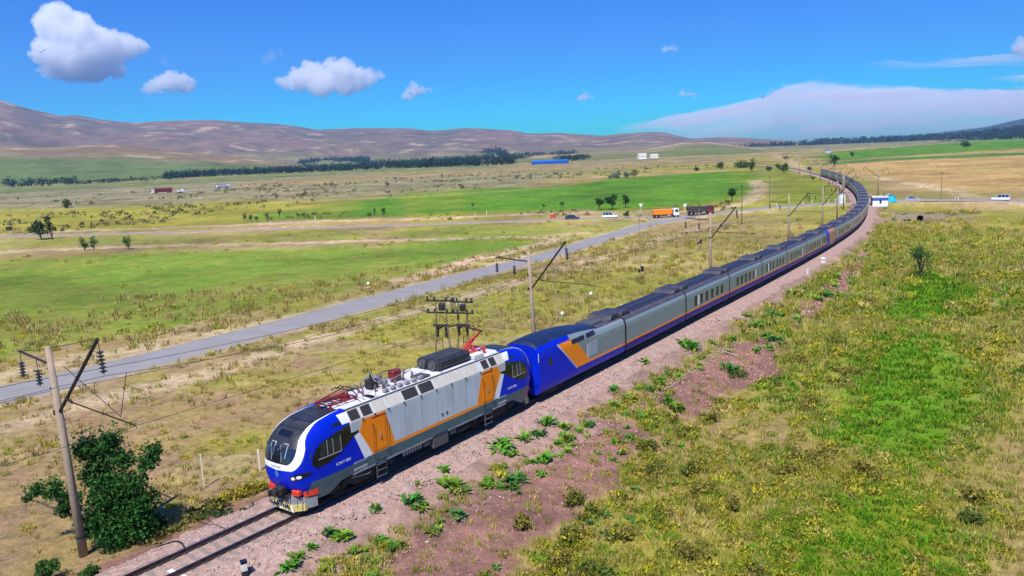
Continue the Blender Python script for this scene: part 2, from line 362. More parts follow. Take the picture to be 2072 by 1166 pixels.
_ysteps = np.r_[np.arange(960, 420, -2.4), np.arange(420, 60, -1.25), np.arange(60, 12, -.7)]
_rad = np.r_[[1.5, 6, 12, 18, 23], FPX * 1.03 * H / _ysteps]; _rad = np.r_[_rad[_rad < 1900], np.geomspace(2000, 9300, 30)]
_A, _Rr = np.meshgrid(_az, _rad); _X = (np.sin(_A) * _Rr).ravel(); _Y = (np.cos(_A) * _Rr).ravel()
_Zt, _sv, _dv, _rv = terrain(_X, _Y, True)
RV = np.hypot(_X, _Y)
def ground_colour(X, Y, d, s, r):
    n1 = fbm(X / 9, Y / 9, 21, 4); n2 = fbm(X / 2.2, Y / 2.2, 31, 4, .65); n3 = fbm(X / 60, Y / 60, 41, 4)
    fine = np.clip((n2 - .5) * 2.2 + (n1 - .5) * 1.2 + .5, 0, 1)[:, None]
    mixc = lambda c: c[0] * (1 - fine) + c[1] * fine
    col = mixc(DRY)
    m = sstep(.47, .6, n1 * .6 + n3 * .4)[:, None] * .85; col = col * (1 - m) + mixc(OLIVE) * m
    pale = sstep(.58, .7, fbm(X / 14 + 40, Y / 5, 51, 4))[:, None] * .55 * sstep(3, 8, np.abs(d))[:, None]; col = col * (1 - pale) + mixc(PATH) * .9 * pale
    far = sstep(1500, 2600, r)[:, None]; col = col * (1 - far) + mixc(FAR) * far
    for px, cl, soft, rag, cov in AREAS:
        q = gpoly(px); lo = q.min(0) - 60; hi = q.max(0) + 60
        k = np.where((X > lo[0]) & (X < hi[0]) & (Y > lo[1]) & (Y < hi[1]))[0]
        if len(k) == 0: continue
        dd, _, ins = seg_dist(X[k], Y[k], q, True); sd = np.where(ins, dd, -dd); sc = np.clip(r[k] / 50, .6, 14)
        sd = sd + (fbm(X[k] / (5 * sc), Y[k] / (5 * sc), 61, 4, .6) - .5) * 2 * rag * sc
        w = sstep(-soft * sc, soft * sc, sd) * cov
        w = w * np.clip(1 - .5 * (1 - cov) * (n2[k] > .55), 0, 1)
        w = w[:, None]; col[k] = col[k] * (1 - w) + (cl[0] * (1 - fine[k]) + cl[1] * fine[k]) * w
    # bare red-brown gravel on the bank to the right of the rails
    bank = np.zeros(len(X))
    for px in SLOPES:
        q = gpoly(px); dd, _, ins = seg_dist(X, Y, q, True); sd = np.where(ins, dd, -dd) + (n2 - .5) * 2.2
        bank = np.maximum(bank, sstep(-.6, .5, sd))
    near = (s > -60) & (s < 420)
    e = sstep(6.0, 4.2, d + (n2 - .5) * 2.6) * (d > 0); el = sstep(4.6, 3.6, -d + (n2 - .5) * 1.6) * (d <= 0)
    bank = np.where(near, np.maximum(bank, np.maximum(e, el) * .9), bank)
    g = GRAVEL[0] * (1 - fine) + GRAVEL[1] * fine; eb = (np.where(near, sstep(6.4, 4.6, d + (n2 - .5) * 3.2) * (d > 0), 0) * .8)[:, None]; g = g * (1 - eb) + (C_(.35, .235, .195) * (1 - fine) + C_(.27, .185, .155) * fine) * eb; col = col * (1 - bank[:, None]) + g * bank[:, None]
    # worn verges and cart tracks
    for nm, px, w_, c_ in TRACKS:
        dd = seg_dist(X, Y, smooth_line(gpoly(px)), False)[0]; sc = np.clip(r / 70, 1, 6)
        t = sstep(w_ + .5 * sc, w_ * .4, dd + (n2 - .5) * 1.6 * sc)[:, None] * c_; col = col * (1 - t) + mixc(PATH) * t
    for nm, R in ROADS.items():
        dd = seg_dist(X, Y, R['line'], False)[0] - R['w'] / 2
        t = (sstep(2.4, 0.1, dd + (n2 - .5) * 1.8) * .65)[:, None]; col = col * (1 - t) + mixc(PATH) * t
    big = fbm(X / 26, Y / 26, 72, 5, .6); hue = (fbm(X / 48, Y / 48, 73, 4) - .5) * (1 - bank)
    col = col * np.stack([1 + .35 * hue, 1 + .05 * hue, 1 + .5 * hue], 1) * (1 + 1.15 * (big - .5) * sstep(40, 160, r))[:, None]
    return np.clip(col * (0.84 + .32 * fbm(X / 1.1, Y / 1.1, 71, 3))[:, None], .01, .9), bank
TRACKS = [
    ('t', [(-300, 950), (0, 868), (200, 822), (400, 764), (600, 693), (800, 640), (1040, 575), (1135, 548), (1260, 505), (1395, 466), (1470, 450)], 2.1, 1.0),
    ('t', [(-300, 522), (0, 510), (250, 501), (600, 491), (900, 484), (1080, 479), (1150, 482), (1000, 515), (820, 565)], 3.2, 1.0),
    ('t', [(-300, 497), (0, 474), (300, 463), (600, 450), (900, 441), (1100, 433), (1330, 427)], 3.2, 1.0),
    ('t', [(1325, 428), (1460, 425), (1520, 405), (1540, 380), (1525, 366)], 2.5, .8),
    ('t', [(1735, 353), (1840, 370), (1920, 385), (1990, 405)], 2.6, .8),
    ('t', [(500, 412), (700, 404), (950, 392), (1150, 377)], 3, .4),
    ('t', [(1640, 352), (1600, 326), (1560, 312)], 6, .6),
]
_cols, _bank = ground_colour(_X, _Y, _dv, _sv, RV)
m_ground = mat_vcol('steppe_soil', rough=0.95, var=.34, scale=1.6, spec=.1, extra=[(9.0, .34), (.22, .16)])
_nt = m_ground.node_tree; _b = _nt.nodes.new('ShaderNodeBump'); _b.inputs['Strength'].default_value = .7; _b.inputs['Distance'].default_value = .12
_n = _nt.nodes.new('ShaderNodeTexNoise'); _n.inputs['Scale'].default_value = 5.0; _n.inputs['Detail'].default_value = 8; _n.inputs['Roughness'].default_value = .75
_t = _nt.nodes.new('ShaderNodeTexCoord'); _nt.links.new(_t.outputs['Object'], _n.inputs['Vector']); _nt.links.new(_n.outputs['Fac'], _b.inputs['Height'])
_nt.links.new(_b.outputs[0], _nt.nodes['Principled BSDF'].inputs['Normal'])
def _quads(nr, nc):
    i, j = np.meshgrid(np.arange(nr - 1), np.arange(nc - 1), indexing='ij'); a = (i * nc + j).ravel()
    return np.stack([a, a + 1, a + nc + 1, a + nc], 1)
tag(tri_mesh('ground', np.stack([_X, _Y, _Zt], 1), _quads(len(_rad), len(_az)), m_ground, _cols, True), 'dry steppe ground with green meadows and bare gravel banks', kind='structure')

# ------------------------------------------------------------------ roads draped on the ground
def ribbon(name, R, m, label, lo=None, crown=.03):
    l = R['line']; z = R['z']; t = np.gradient(l, axis=0); t /= np.linalg.norm(t, axis=1)[:, None]; n = np.stack([t[:, 1], -t[:, 0]], 1)
    offs = np.linspace(-1, 1, 7) * R['w'] / 2; rag = (fbm(np.arange(len(l)) * .45, np.zeros(len(l)), 5, 3) - .5) * .5
    Pn = np.zeros((len(l), 9, 3))
    for j, o in enumerate(np.r_[offs[0] - .25, offs, offs[-1] + .25]):
        oo = o + (rag if j in (0, 1) else -rag if j in (7, 8) else 0); Pn[:, j, :2] = l + n * oo[:, None] if np.ndim(oo) else l + n * oo
        Pn[:, j, 2] = z + crown * (1 - (o / R['w'] * 2) ** 2) + (-.16 if j in (0, 8) else 0)
    return tag(MB().grid(Pn).build(name, m, smooth=True), label, kind='structure')
m_asph = mat('worn_asphalt', (.235, .225, .23), .85, var=.10, scale=.35, bump=.3, bscale=9, dirt=(.31, .26, .2), dirt_amt=.5, spec=.25)
m_grav = mat('pale_gravel_road', (.27, .235, .2), .95, var=.16, scale=.5, bump=.4, bscale=7, dirt=(.2, .17, .12), dirt_amt=.5, spec=.1)
ribbon('road', ROADS['asphalt_road'], m_asph, 'narrow grey asphalt road beside the railway')
ribbon('road', ROADS['gravel_road'], m_grav, 'pale side road crossing the fields', crown=.05)
ribbon('road', ROADS['crossing_road'], mat('pale_road', (.25, .235, .215), .9, var=.12, scale=.4, dirt=(.2, .16, .12), dirt_amt=.5, spec=.15), 'road over the level crossing', crown=.06)
ribbon('road', ROADS['highway'], m_asph, 'far highway across the plain')

# ------------------------------------------------------------------ railway: ballast, sleepers, rails
trk = empty('railway_track', (0, 0, 0)); tag(trk, 'single railway track on a stone ballast bed curving away', kind='structure')
_ss = np.r_[np.arange(-45, 70, .3), np.arange(70, 160, .8), np.arange(160, 1200, 3.0)]
_of = np.array([-3.7, -3.25, -2.7, -2.2, -1.75, -1.5, -1.2, -.76, -.3, .3, .76, 1.2, 1.5, 1.75, 2.2, 2.7, 3.3, 3.9, 4.5])
_hz = np.array([-1.05, -.72, -.48, -.3, -.22, -.2, -.21, -.235, -.225, -.225, -.235, -.21, -.2, -.215, -.3, -.52, -.78, -1.02, -1.24])
BP = np.zeros((len(_ss), len(_of), 3))
_x = np.interp(_ss, _S, _XY[:, 0]); _y = np.interp(_ss, _S, _XY[:, 1]); _t = np.interp(_ss, _S, _th); _z = np.interp(_ss, _S, _Z)
for j, (o, h) in enumerate(zip(_of, _hz)):
    edge = abs(o) > 1.6; so = o + ((fbm(_ss / .9, _ss * 0 + j * 7.7, 7, 3) - .5) * (.55 if abs(o) < 3.5 else 1.3) + ((fbm(_ss / 4.5, _ss * 0 + j * .3, 8, 2) - .5) * 1.2 if abs(o) > 3 else 0) if edge else 0)
    BP[:, j, 0] = _x + np.cos(_t) * so; BP[:, j, 1] = _y - np.sin(_t) * so
    BP[:, j, 2] = _z + h + (fbm(_ss / .5, _ss * 0 + j * 3.1, 9, 3) - .5) * (.16 if edge else .05)
m_ball = mat('crushed_stone', (.36, .235, .19), .95, var=.34, scale=3.5, bump=1.0, bscale=9.0, dirt=(.30, .27, .275), dirt_amt=.6, spec=.15)
_bo = MB().grid(BP).build('ballast', m_ball, trk, smooth=False); _bo['kind'] = 'stuff'
# loose stones on the shoulders
def rock_tpl(k=0):
    r = random.Random(k); V = [(r.uniform(.6, 1) * x, r.uniform(.6, 1) * y, r.uniform(.5, .9) * z) for x, y, z in [(1, 0, 0), (-1, 0, 0), (0, 1, 0), (0, -1, 0), (0, 0, 1), (0, 0, -.6)]]
    return np.array(V), np.array([(0, 2, 4), (2, 1, 4), (1, 3, 4), (3, 0, 4), (2, 0, 5), (1, 2, 5), (3, 1, 5), (0, 3, 5)])
def scatter_mesh(name, tpls, idx, pos, scale, rot, tint, m, parent=None, vshade=None, tilt=None):
    """joins transformed copies of small templates (V, T, per-vertex tint factor) into one mesh"""
    Vs, Ts, Cs = [], [], []; off = 0
    for k, tp in enumerate(tpls):
        q = np.where(idx == k)[0]
        if len(q) == 0: continue
        V, T = tp[0], tp[1]; tf = tp[2] if len(tp) > 2 else np.ones((len(V), 3))
        c, s_ = np.cos(rot[q]), np.sin(rot[q]); sc = scale[q] if scale.ndim == 2 else np.repeat(scale[q][:, None], 3, 1)
        A = V[None] * sc[:, None, :]
        W = np.stack([A[..., 0] * c[:, None] - A[..., 1] * s_[:, None], A[..., 0] * s_[:, None] + A[..., 1] * c[:, None], A[..., 2]], -1) + pos[q][:, None, :]
        Vs.append(W.reshape(-1, 3)); Ts.append((T[None] + (np.arange(len(q)) * len(V))[:, None, None] + off).reshape(-1, T.shape[1])); off += len(q) * len(V)
        Cs.append((tint[q][:, None, :] * tf[None]).reshape(-1, 3))
    return tri_mesh(name, np.concatenate(Vs), np.concatenate(Ts), m, np.clip(np.concatenate(Cs), 0, 1), parent=parent)
m_stone = mat_vcol('loose_stone', rough=.9, var=.2, scale=12)
_n = 12000; _s0 = -12 + 75 * RNG.random(_n) ** 1.4; _o0 = np.where(RNG.random(_n) < .76, RNG.uniform(1.3, 6.4, _n), -RNG.uniform(1.3, 4.2, _n))
_px = np.interp(_s0, _S, _XY[:, 0]); _py = np.interp(_s0, _S, _XY[:, 1]); _pt = np.interp(_s0, _S, _th); _pz = np.interp(_s0, _S, _Z) + np.interp(_o0, _of, _hz)
_tint = C_(.36, .255, .22)[None] * RNG.uniform(.55, 1.5, _n)[:, None] * (1 + (RNG.random((_n, 3)) - .5) * .16)
_st = scatter_mesh('loose_stones', [rock_tpl(k) for k in range(5)], RNG.integers(0, 5, _n), np.stack([_px + np.cos(_pt) * _o0, _py - np.sin(_pt) * _o0, _pz], 1), RNG.uniform(.035, .11, _n), RNG.uniform(0, 6.3, _n), _tint, m_stone, parent=trk)
_st['kind'] = 'stuff'
_q = np.concatenate([gpoly(px) for px in SLOPES]); _n = 60000; _sx = RNG.uniform(_q[:, 0].min(), _q[:, 0].max(), _n); _sy = RNG.uniform(max(24, _q[:, 1].min()), _q[:, 1].max(), _n); _in = np.zeros(_n, bool)
for px in SLOPES: dd, _, ins = seg_dist(_sx, _sy, gpoly(px), True); _in |= ins
_k = np.where(_in)[0][:11000]; _sz = terrain(_sx[_k], _sy[_k]); _n = len(_k)
_tint = C_(.27, .155, .125)[None] * RNG.uniform(.35, 2.1, _n)[:, None] * (1 + (RNG.random((_n, 3)) - .5) * .25)
tag(scatter_mesh('gravel', [rock_tpl(k) for k in range(5)], RNG.integers(0, 5, _n), np.stack([_sx[_k], _sy[_k], _sz], 1), RNG.uniform(.035, .105, _n) * np.clip(np.hypot(_sx[_k], _sy[_k]) / 50, .8, 2), RNG.uniform(0, 6.3, _n), _tint, m_stone), 'reddish loose gravel on the bank right of the rails', kind='stuff')
m_rail = mat('rail_steel', (.055, .042, .045), .45, .55, var=.2, scale=2, dirt=(.12, .06, .035), dirt_amt=.6)
m_railtop = mat('polished_rail_head', (.42, .42, .45), .25, 1.0, var=.05)
def rail(side):
    m = MB(); prof = [(-.075, -.19), (.075, -.19), (.07, -.175), (.02, -.15), (.018, -.05), (.036, -.035), (.036, 0), (-.036, 0), (-.036, -.035), (-.018, -.05), (-.02, -.15), (-.07, -.175)]
    sv = np.r_[np.arange(-45, 60, 2.0), np.arange(60, 1200, 5.0)]; G = np.array([[P(s, side * .76 + a, b)[0] for a, b in prof] for s in sv])
    m.grid(G, 0, closed=True); T = np.array([[P(s, side * .76 + a, .002)[0] for a in (-.026, .026)] for s in sv]); m.grid(T, 1)
    return m.build('rail', [m_rail, m_railtop], trk)
rail(-1); rail(1)
m_slp = mat('concrete_sleeper', (.25, .2, .17), .9, var=.22, scale=5, bump=.3, dirt=(.14, .1, .08), dirt_amt=.7)
m_white = mat('white_paint', (.78, .78, .76), .5, var=.05, dirt=(.4, .36, .3), dirt_amt=.3)
m_fast = mat('rusty_fastening', (.08, .05, .04), .7, .3)
_sb = MB(); _sb.prism([(-1.35, -.42), (1.35, -.42), (1.35, -.2), (.95, -.185), (.5, -.215), (-.5, -.215), (-.95, -.185), (-1.35, -.2)], 'y', -.13, .13)
for q in (-.76, .76): _sb.box((q - .11, 0, -.165), (.07, .16, .05), 1); _sb.box((q + .11, 0, -.165), (.07, .16, .05), 1)
slp0 = None
for k in range(44):
    s = -14 + k * .6; p, t = P(s)
    if slp0 is None: o = slp0 = _sb.build('sleeper', [m_slp, m_fast], trk)
    else: o = slp0.copy(); COL.objects.link(o); o.parent = trk
    o.location = p + np.array([0, 0, random.uniform(-.012, .008)]); o.rotation_euler = (0, 0, -t + random.uniform(-.02, .02))
    if k == 26:
        w = MB().box((.33, 0, -.2105 + .013), (.55, .24, .008)).box((1.15, 0, -.184), (.38, .24, .012)).build('paint_mark', m_white, o)
V0 = np.array([v for v in _sb.v]); _Vs = []; _Fs = []
_far = np.r_[np.arange(12.4, 120, .6), np.arange(460, 700, .6)]
_mb = MB()
for s in _far:
    p, t = P(s); c, s_ = math.cos(-t), math.sin(-t)
    _mb.box(p + np.array([0, 0, -.31]), (2.7, .26, .2), rz=-t)
_o = _mb.build('sleepers', m_slp, trk); _o['kind'] = 'stuff'

# ------------------------------------------------------------------ hills, each range with its own distance
def hills(name, sky, d0, d1, mt, label, zb=-6.5, n=(220, 44), rough=1.0, colf=None, back=1.5, seed=3, shape=1.0):
    xs = np.array([q[0] for q in sky], float); ys = np.array([q[1] for q in sky], float)
    u = np.linspace(xs[0], xs[-1], n[0]); yy = np.interp(u, xs, ys); ker = np.hanning(7); ker /= ker.sum(); yy = np.convolve(np.pad(yy, 3, mode='edge'), ker, 'valid')
    az = np.empty(n[0]); zr = np.empty(n[0])
    for i, (a, b) in enumerate(zip(u, yy)):
        d = ray(a, b); hd = math.hypot(d[0], d[1]); az[i] = math.atan2(d[0], d[1]); zr[i] = H + d[2] / hd * d1
    v = np.r_[np.linspace(0, 1, n[1]), np.linspace(1.06, back, 10)]
    A, V = np.meshgrid(az, v); R_ = d0 + (d1 - d0) * V; X = np.sin(A) * R_; Y = np.cos(A) * R_
    sc = (d1 - d0) / 3000.0
    wx = X + 260 * sc * (fbm(X / (900 * sc), Y / (900 * sc), seed + 5, 3) - .5)
    g = 1 - np.abs(2 * fbm(wx / (520 * sc), Y / (760 * sc), seed, 5, .55) - 1); g2 = fbm(X / (210 * sc), Y / (210 * sc), seed + 9, 4, .55)
    up = np.where(V <= 1, np.power(np.clip(V, 0, 1), 1.25 * shape), 1 - (V - 1) * .8)
    ridge = np.clip(1 - np.abs(V - 1) / .55, 0, 1)
    ZZ = zb + (zr[None] - zb) * up * (1 - rough * (1 - np.clip(ridge, 0, 1) ** .35) * (.85 * (1 - g) + .45 * (g2 - .5)))
    ZZ = np.where(V == 0, zb - 6, ZZ)
    ZZ = np.where(V < 1, np.minimum(ZZ, H + (zr[None] - H) * R_ / d1 - 2), ZZ)
    col = colf(X, Y, ZZ, V, g, g2)
    return tag(tri_mesh(name, np.stack([X.ravel(), Y.ravel(), ZZ.ravel()], 1), _quads(len(v), n[0]), mt, col.reshape(-1, 3), True), label, kind='structure')
m_hill = mat_vcol('hill_grass', rough=1.0, var=.22, scale=.012, spec=0, extra=[(.05, .16)])
def hc(base, tops, pale, greenlow, gl=.0):
    def f(X, Y, Z, V, g, g2):
        n = fbm(X / 420, Y / 420, 77, 5, .6); n2 = fbm(X / 120, Y / 120, 78, 4, .6); gl_ = sstep(.55, .25, g)[..., None]
        c = base[None, None] * (1 - sstep(.35, .7, n)[..., None]) + tops[None, None] * sstep(.35, .7, n)[..., None]
        p = (sstep(.62, .74, n2) * sstep(.5, .65, g))[..., None]; c = c * (1 - p) + pale * p
        c = c * (1 - gl_ * .8) + np.array([.075, .085, .045]) * gl_ * .8; c = c * (.55 + .9 * n2[..., None])
        k = (1 - sstep(gl, gl + .3, V + (n - .5) * .5))[..., None]; return np.clip(c * (1 - k) + greenlow * (.75 + .5 * n2[..., None]) * k, .01, .9)
    return f
hills('hills', [(-900, 150), (-500, 165), (-200, 172), (0, 203), (60, 221), (130, 236), (152, 232), (200, 242), (270, 249), (330, 245), (430, 243), (480, 247), (560, 251), (610, 257), (640, 263), (662, 262), (730, 259), (830, 260), (870, 265), (900, 263), (945, 259), (1000, 262), (1040, 264), (1070, 271), (1130, 269), (1220, 275), (1250, 271), (1320, 267), (1345, 268), (1370, 275), (1400, 281), (1450, 278), (1490, 278), (1540, 281), (1600, 285), (1650, 291)],
      3400, 7200, m_hill, 'long brown hill range along the horizon', n=(420, 70), colf=hc(C_(.185, .125, .085), C_(.135, .115, .075), C_(.28, .21, .13), C_(.16, .155, .07), .10))
hills('hills', [(-700, 330), (-300, 300), (0, 296), (100, 299), (180, 294), (230, 294), (330, 303), (450, 314), (560, 326), (640, 337), (700, 343)],
      1900, 3000, m_hill, 'low green foothill in front of the left hills', n=(240, 40), rough=.5, seed=13, shape=.8, colf=hc(C_(.20, .155, .085), C_(.19, .14, .08), C_(.34, .25, .15), C_(.105, .145, .05), .42))
hills('hills', [(420, 338), (520, 331), (640, 322), (700, 316), (780, 313), (860, 309), (930, 311), (1010, 306), (1090, 309), (1160, 304), (1240, 307), (1310, 301), (1380, 303), (1450, 298), (1530, 302), (1600, 303)],
      3000, 4700, m_hill, 'pale lower foothills in front of the brown range', n=(240, 36), rough=.9, seed=43, back=1.15, colf=hc(C_(.20, .165, .10), C_(.15, .14, .075), C_(.36, .27, .18), C_(.12, .15, .06), .35))
hills('hills', [(960, 324), (1060, 315), (1160, 312), (1240, 305), (1300, 304), (1340, 297), (1380, 288), (1430, 287), (1480, 293), (1530, 299), (1580, 303), (1640, 306)],
      1700, 3100, m_hill, 'low tan hill in the middle of the valley', n=(200, 36), rough=.5, seed=23, shape=.9, colf=hc(C_(.18, .165, .085), C_(.25, .18, .10), C_(.36, .26, .16), C_(.13, .15, .06), .4))
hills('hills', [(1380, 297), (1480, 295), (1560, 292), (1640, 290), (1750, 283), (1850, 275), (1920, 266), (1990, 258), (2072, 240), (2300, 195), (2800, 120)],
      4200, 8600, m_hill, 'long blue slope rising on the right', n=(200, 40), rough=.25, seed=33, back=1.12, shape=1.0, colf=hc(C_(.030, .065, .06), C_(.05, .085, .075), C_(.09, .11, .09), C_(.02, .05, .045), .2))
# ------------------------------------------------------------------ train paints
DU = (.16, .13, .10)
p_blue = mat('cobalt_blue_paint', (.0, .017, .50), .35, var=.05, spec=.18, dirt=DU, dirt_amt=.05)
p_orange = mat('orange_paint', (.95, .25, .006), .32, var=.05, coat=.4, dirt=DU, dirt_amt=.08)
p_silver = mat('silver_grey_paint', (.50, .55, .58), .42, var=.06, scale=1.2, coat=.2, dirt=(.30, .27, .24), dirt_amt=.55)
p_teal = mat('slate_teal_paint', (.045, .105, .13), .4, var=.07, coat=.2, dirt=DU, dirt_amt=.35)
p_white = mat('train_white_paint', (.80, .81, .82), .3, var=.03, coat=.5, dirt=DU, dirt_amt=.06)
p_roof = mat('pale_roof_paint', (.62, .62, .64), .5, var=.08, scale=1.5, dirt=(.28, .24, .21), dirt_amt=.6)
p_black = mat('black_gloss', (.006, .007, .010), .22, var=.1, coat=.5)
p_dark = mat('sooty_steel', (.018, .017, .018), .75, .2, var=.25, dirt=(.07, .055, .045), dirt_amt=.5)
p_frame = mat('dark_grey_metal', (.085, .09, .10), .55, .3, var=.15, dirt=(.12, .10, .08), dirt_amt=.4)
p_lgrey = mat('grey_metal', (.30, .31, .33), .5, .3, var=.12, dirt=(.16, .13, .1), dirt_amt=.4)
p_red = mat('signal_red_paint', (.62, .035, .018), .4, var=.08, coat=.2, dirt=DU, dirt_amt=.2)
p_dred = mat('dark_red_paint', (.20, .018, .022), .45, var=.1, dirt=DU, dirt_amt=.25)
p_yel = mat('yellow_paint', (.60, .50, .16), .6, var=.12, dirt=DU, dirt_amt=.6)
p_glass = mat('tinted_glass', (.012, .018, .032), .06, var=.05, spec=.8, coat=.6)
p_pglass = mat('coach_window_glass', (.008, .016, .02), .2, var=.1, spec=.3)
p_lamp = mat('lamp_glass', (.85, .85, .8), .12, var=.02, coat=.6)
p_hood = mat('charcoal_roof_paint', (.016, .018, .026), .5, var=.12, coat=.1, dirt=(.11, .1, .1), dirt_amt=.4)
p_navy = mat('navy_roof', (.002, .013, .060), .5, var=.1, dirt=(.08, .07, .09), dirt_amt=.3)
p_panel = mat('dark_roof_strip', (.008, .010, .035), .5, var=.15, dirt=(.09, .08, .10), dirt_amt=.35)
p_coach = mat('coach_silver', (.205, .255, .27), .34, var=.05, scale=1.0, coat=.3, dirt=(.25, .225, .2), dirt_amt=.4)
p_cblue = mat('coach_blue_band', (.003, .006, .32), .4, var=.06, spec=.15, dirt=DU, dirt_amt=.04)
p_plum = mat('coach_roof_paint', (.05, .047, .068), .6, var=.12, scale=1.5, dirt=(.20, .17, .17), dirt_amt=.45)
p_bell = mat('rubber_bellows', (.008, .008, .009), .9, var=.2)
p_unit = mat('roof_unit_paint', (.028, .026, .042), .5, var=.15, dirt=(.15, .13, .13), dirt_amt=.4)
p_cream = mat('cream_grille_frame', (.52, .49, .42), .5, var=.06, dirt=DU, dirt_amt=.3)
p_lou = mat('louvre_slats', (.055, .045, .05), .6, .2, var=.15)
p_cer = mat('ceramic_insulator', (.20, .09, .07), .25, var=.1, coat=.4)
p_wins = mat('white_window_blind', (.75, .76, .74), .35, var=.03)

# ------------------------------------------------------------------ locomotive (front towards +Y, rails at z = 0)
YB, NEXP = 6.5, 4.6
_pz = np.array([.95, 1.25, 1.6, 2.0, 2.3, 2.65, 3.0, 3.3, 3.55, 3.75, 3.9, 3.99, 4.02])
_py_ = np.array([9.58, 9.82, 9.95, 10.0, 9.99, 9.90, 9.74, 9.52, 9.24, 8.86, 8.34, 7.5, 6.75])
_pw = np.array([1.44, 1.5, 1.5, 1.5, 1.5, 1.5, 1.49, 1.46, 1.38, 1.29, 1.20, 1.13, 1.1])
_arc = np.r_[0, np.cumsum(np.hypot(np.diff(_pz), np.diff(_py_)))]; _arc /= _arc[-1]
def _sm(a):
    v = np.linspace(0, 1, 161); q = np.interp(v, _arc, a); k = np.hanning(13); k /= k.sum(); return np.convolve(np.pad(q, 6, mode='reflect', reflect_type='odd'), k, 'valid')
_V161 = np.linspace(0, 1, 161); _pzs, _pys, _pws = _sm(_pz), _sm(_py_), _sm(_pw)
def prof(v): return np.interp(v, _V161, _pzs), np.interp(v, _V161, _pys), np.interp(v, _V161, _pws)
def vz(z): return np.interp(z, _pzs, _V161)
def cabS(u, v, off=0.0):
    """cab shell; u -1..1 across the front, v 0..1 up the nose and back over the roof"""
    u = np.asarray(u, float); v = np.asarray(v, float)
    def raw(u, v):
        z, yf, w = prof(v); ph = u * math.pi / 2
        x = w * np.sign(np.sin(ph)) * np.abs(np.sin(ph)) ** (2 / NEXP); y = YB + (yf - YB) * np.abs(np.cos(ph)) ** (2 / NEXP); return np.stack([x, y, z], -1)
    p = raw(u, v)
    if off:
        e = 2e-3; a = raw(np.clip(u + e, -.9999, .9999), v) - raw(np.clip(u - e, -.9999, .9999), v); b = raw(u, np.clip(v + e, 0, 1)) - raw(u, np.clip(v - e, 0, 1))
        n = np.cross(a, b); n /= np.linalg.norm(n, axis=-1)[..., None] + 1e-9
        n *= np.sign((n * (p - np.array([0, 4.0, 2.2]))).sum(-1))[..., None]; p = p + n * off
    return p
def ux(x, v):
    w = prof(v)[2]; return np.arcsin(np.clip(np.abs(x) / w, 0, 1) ** (NEXP / 2)) / (math.pi / 2) * np.sign(x)
def sideX(y, z, off=0.0):
    """half-width of the shell on the side at (y, z)"""
    v = vz(z); _, yf, w = prof(v); q = np.clip((np.asarray(y) - YB) / (yf - YB), 0, .999); return w * (1 - q ** NEXP) ** (1 / NEXP) + off

loco = empty('locomotive', (0, 0, 0), 0, 'blue, white and orange electric locomotive heading the train, red pantograph raised', 'locomotive')
def flip(o, fy):
    if fy < 0: o.scale = (1, -1, 1)
    return o
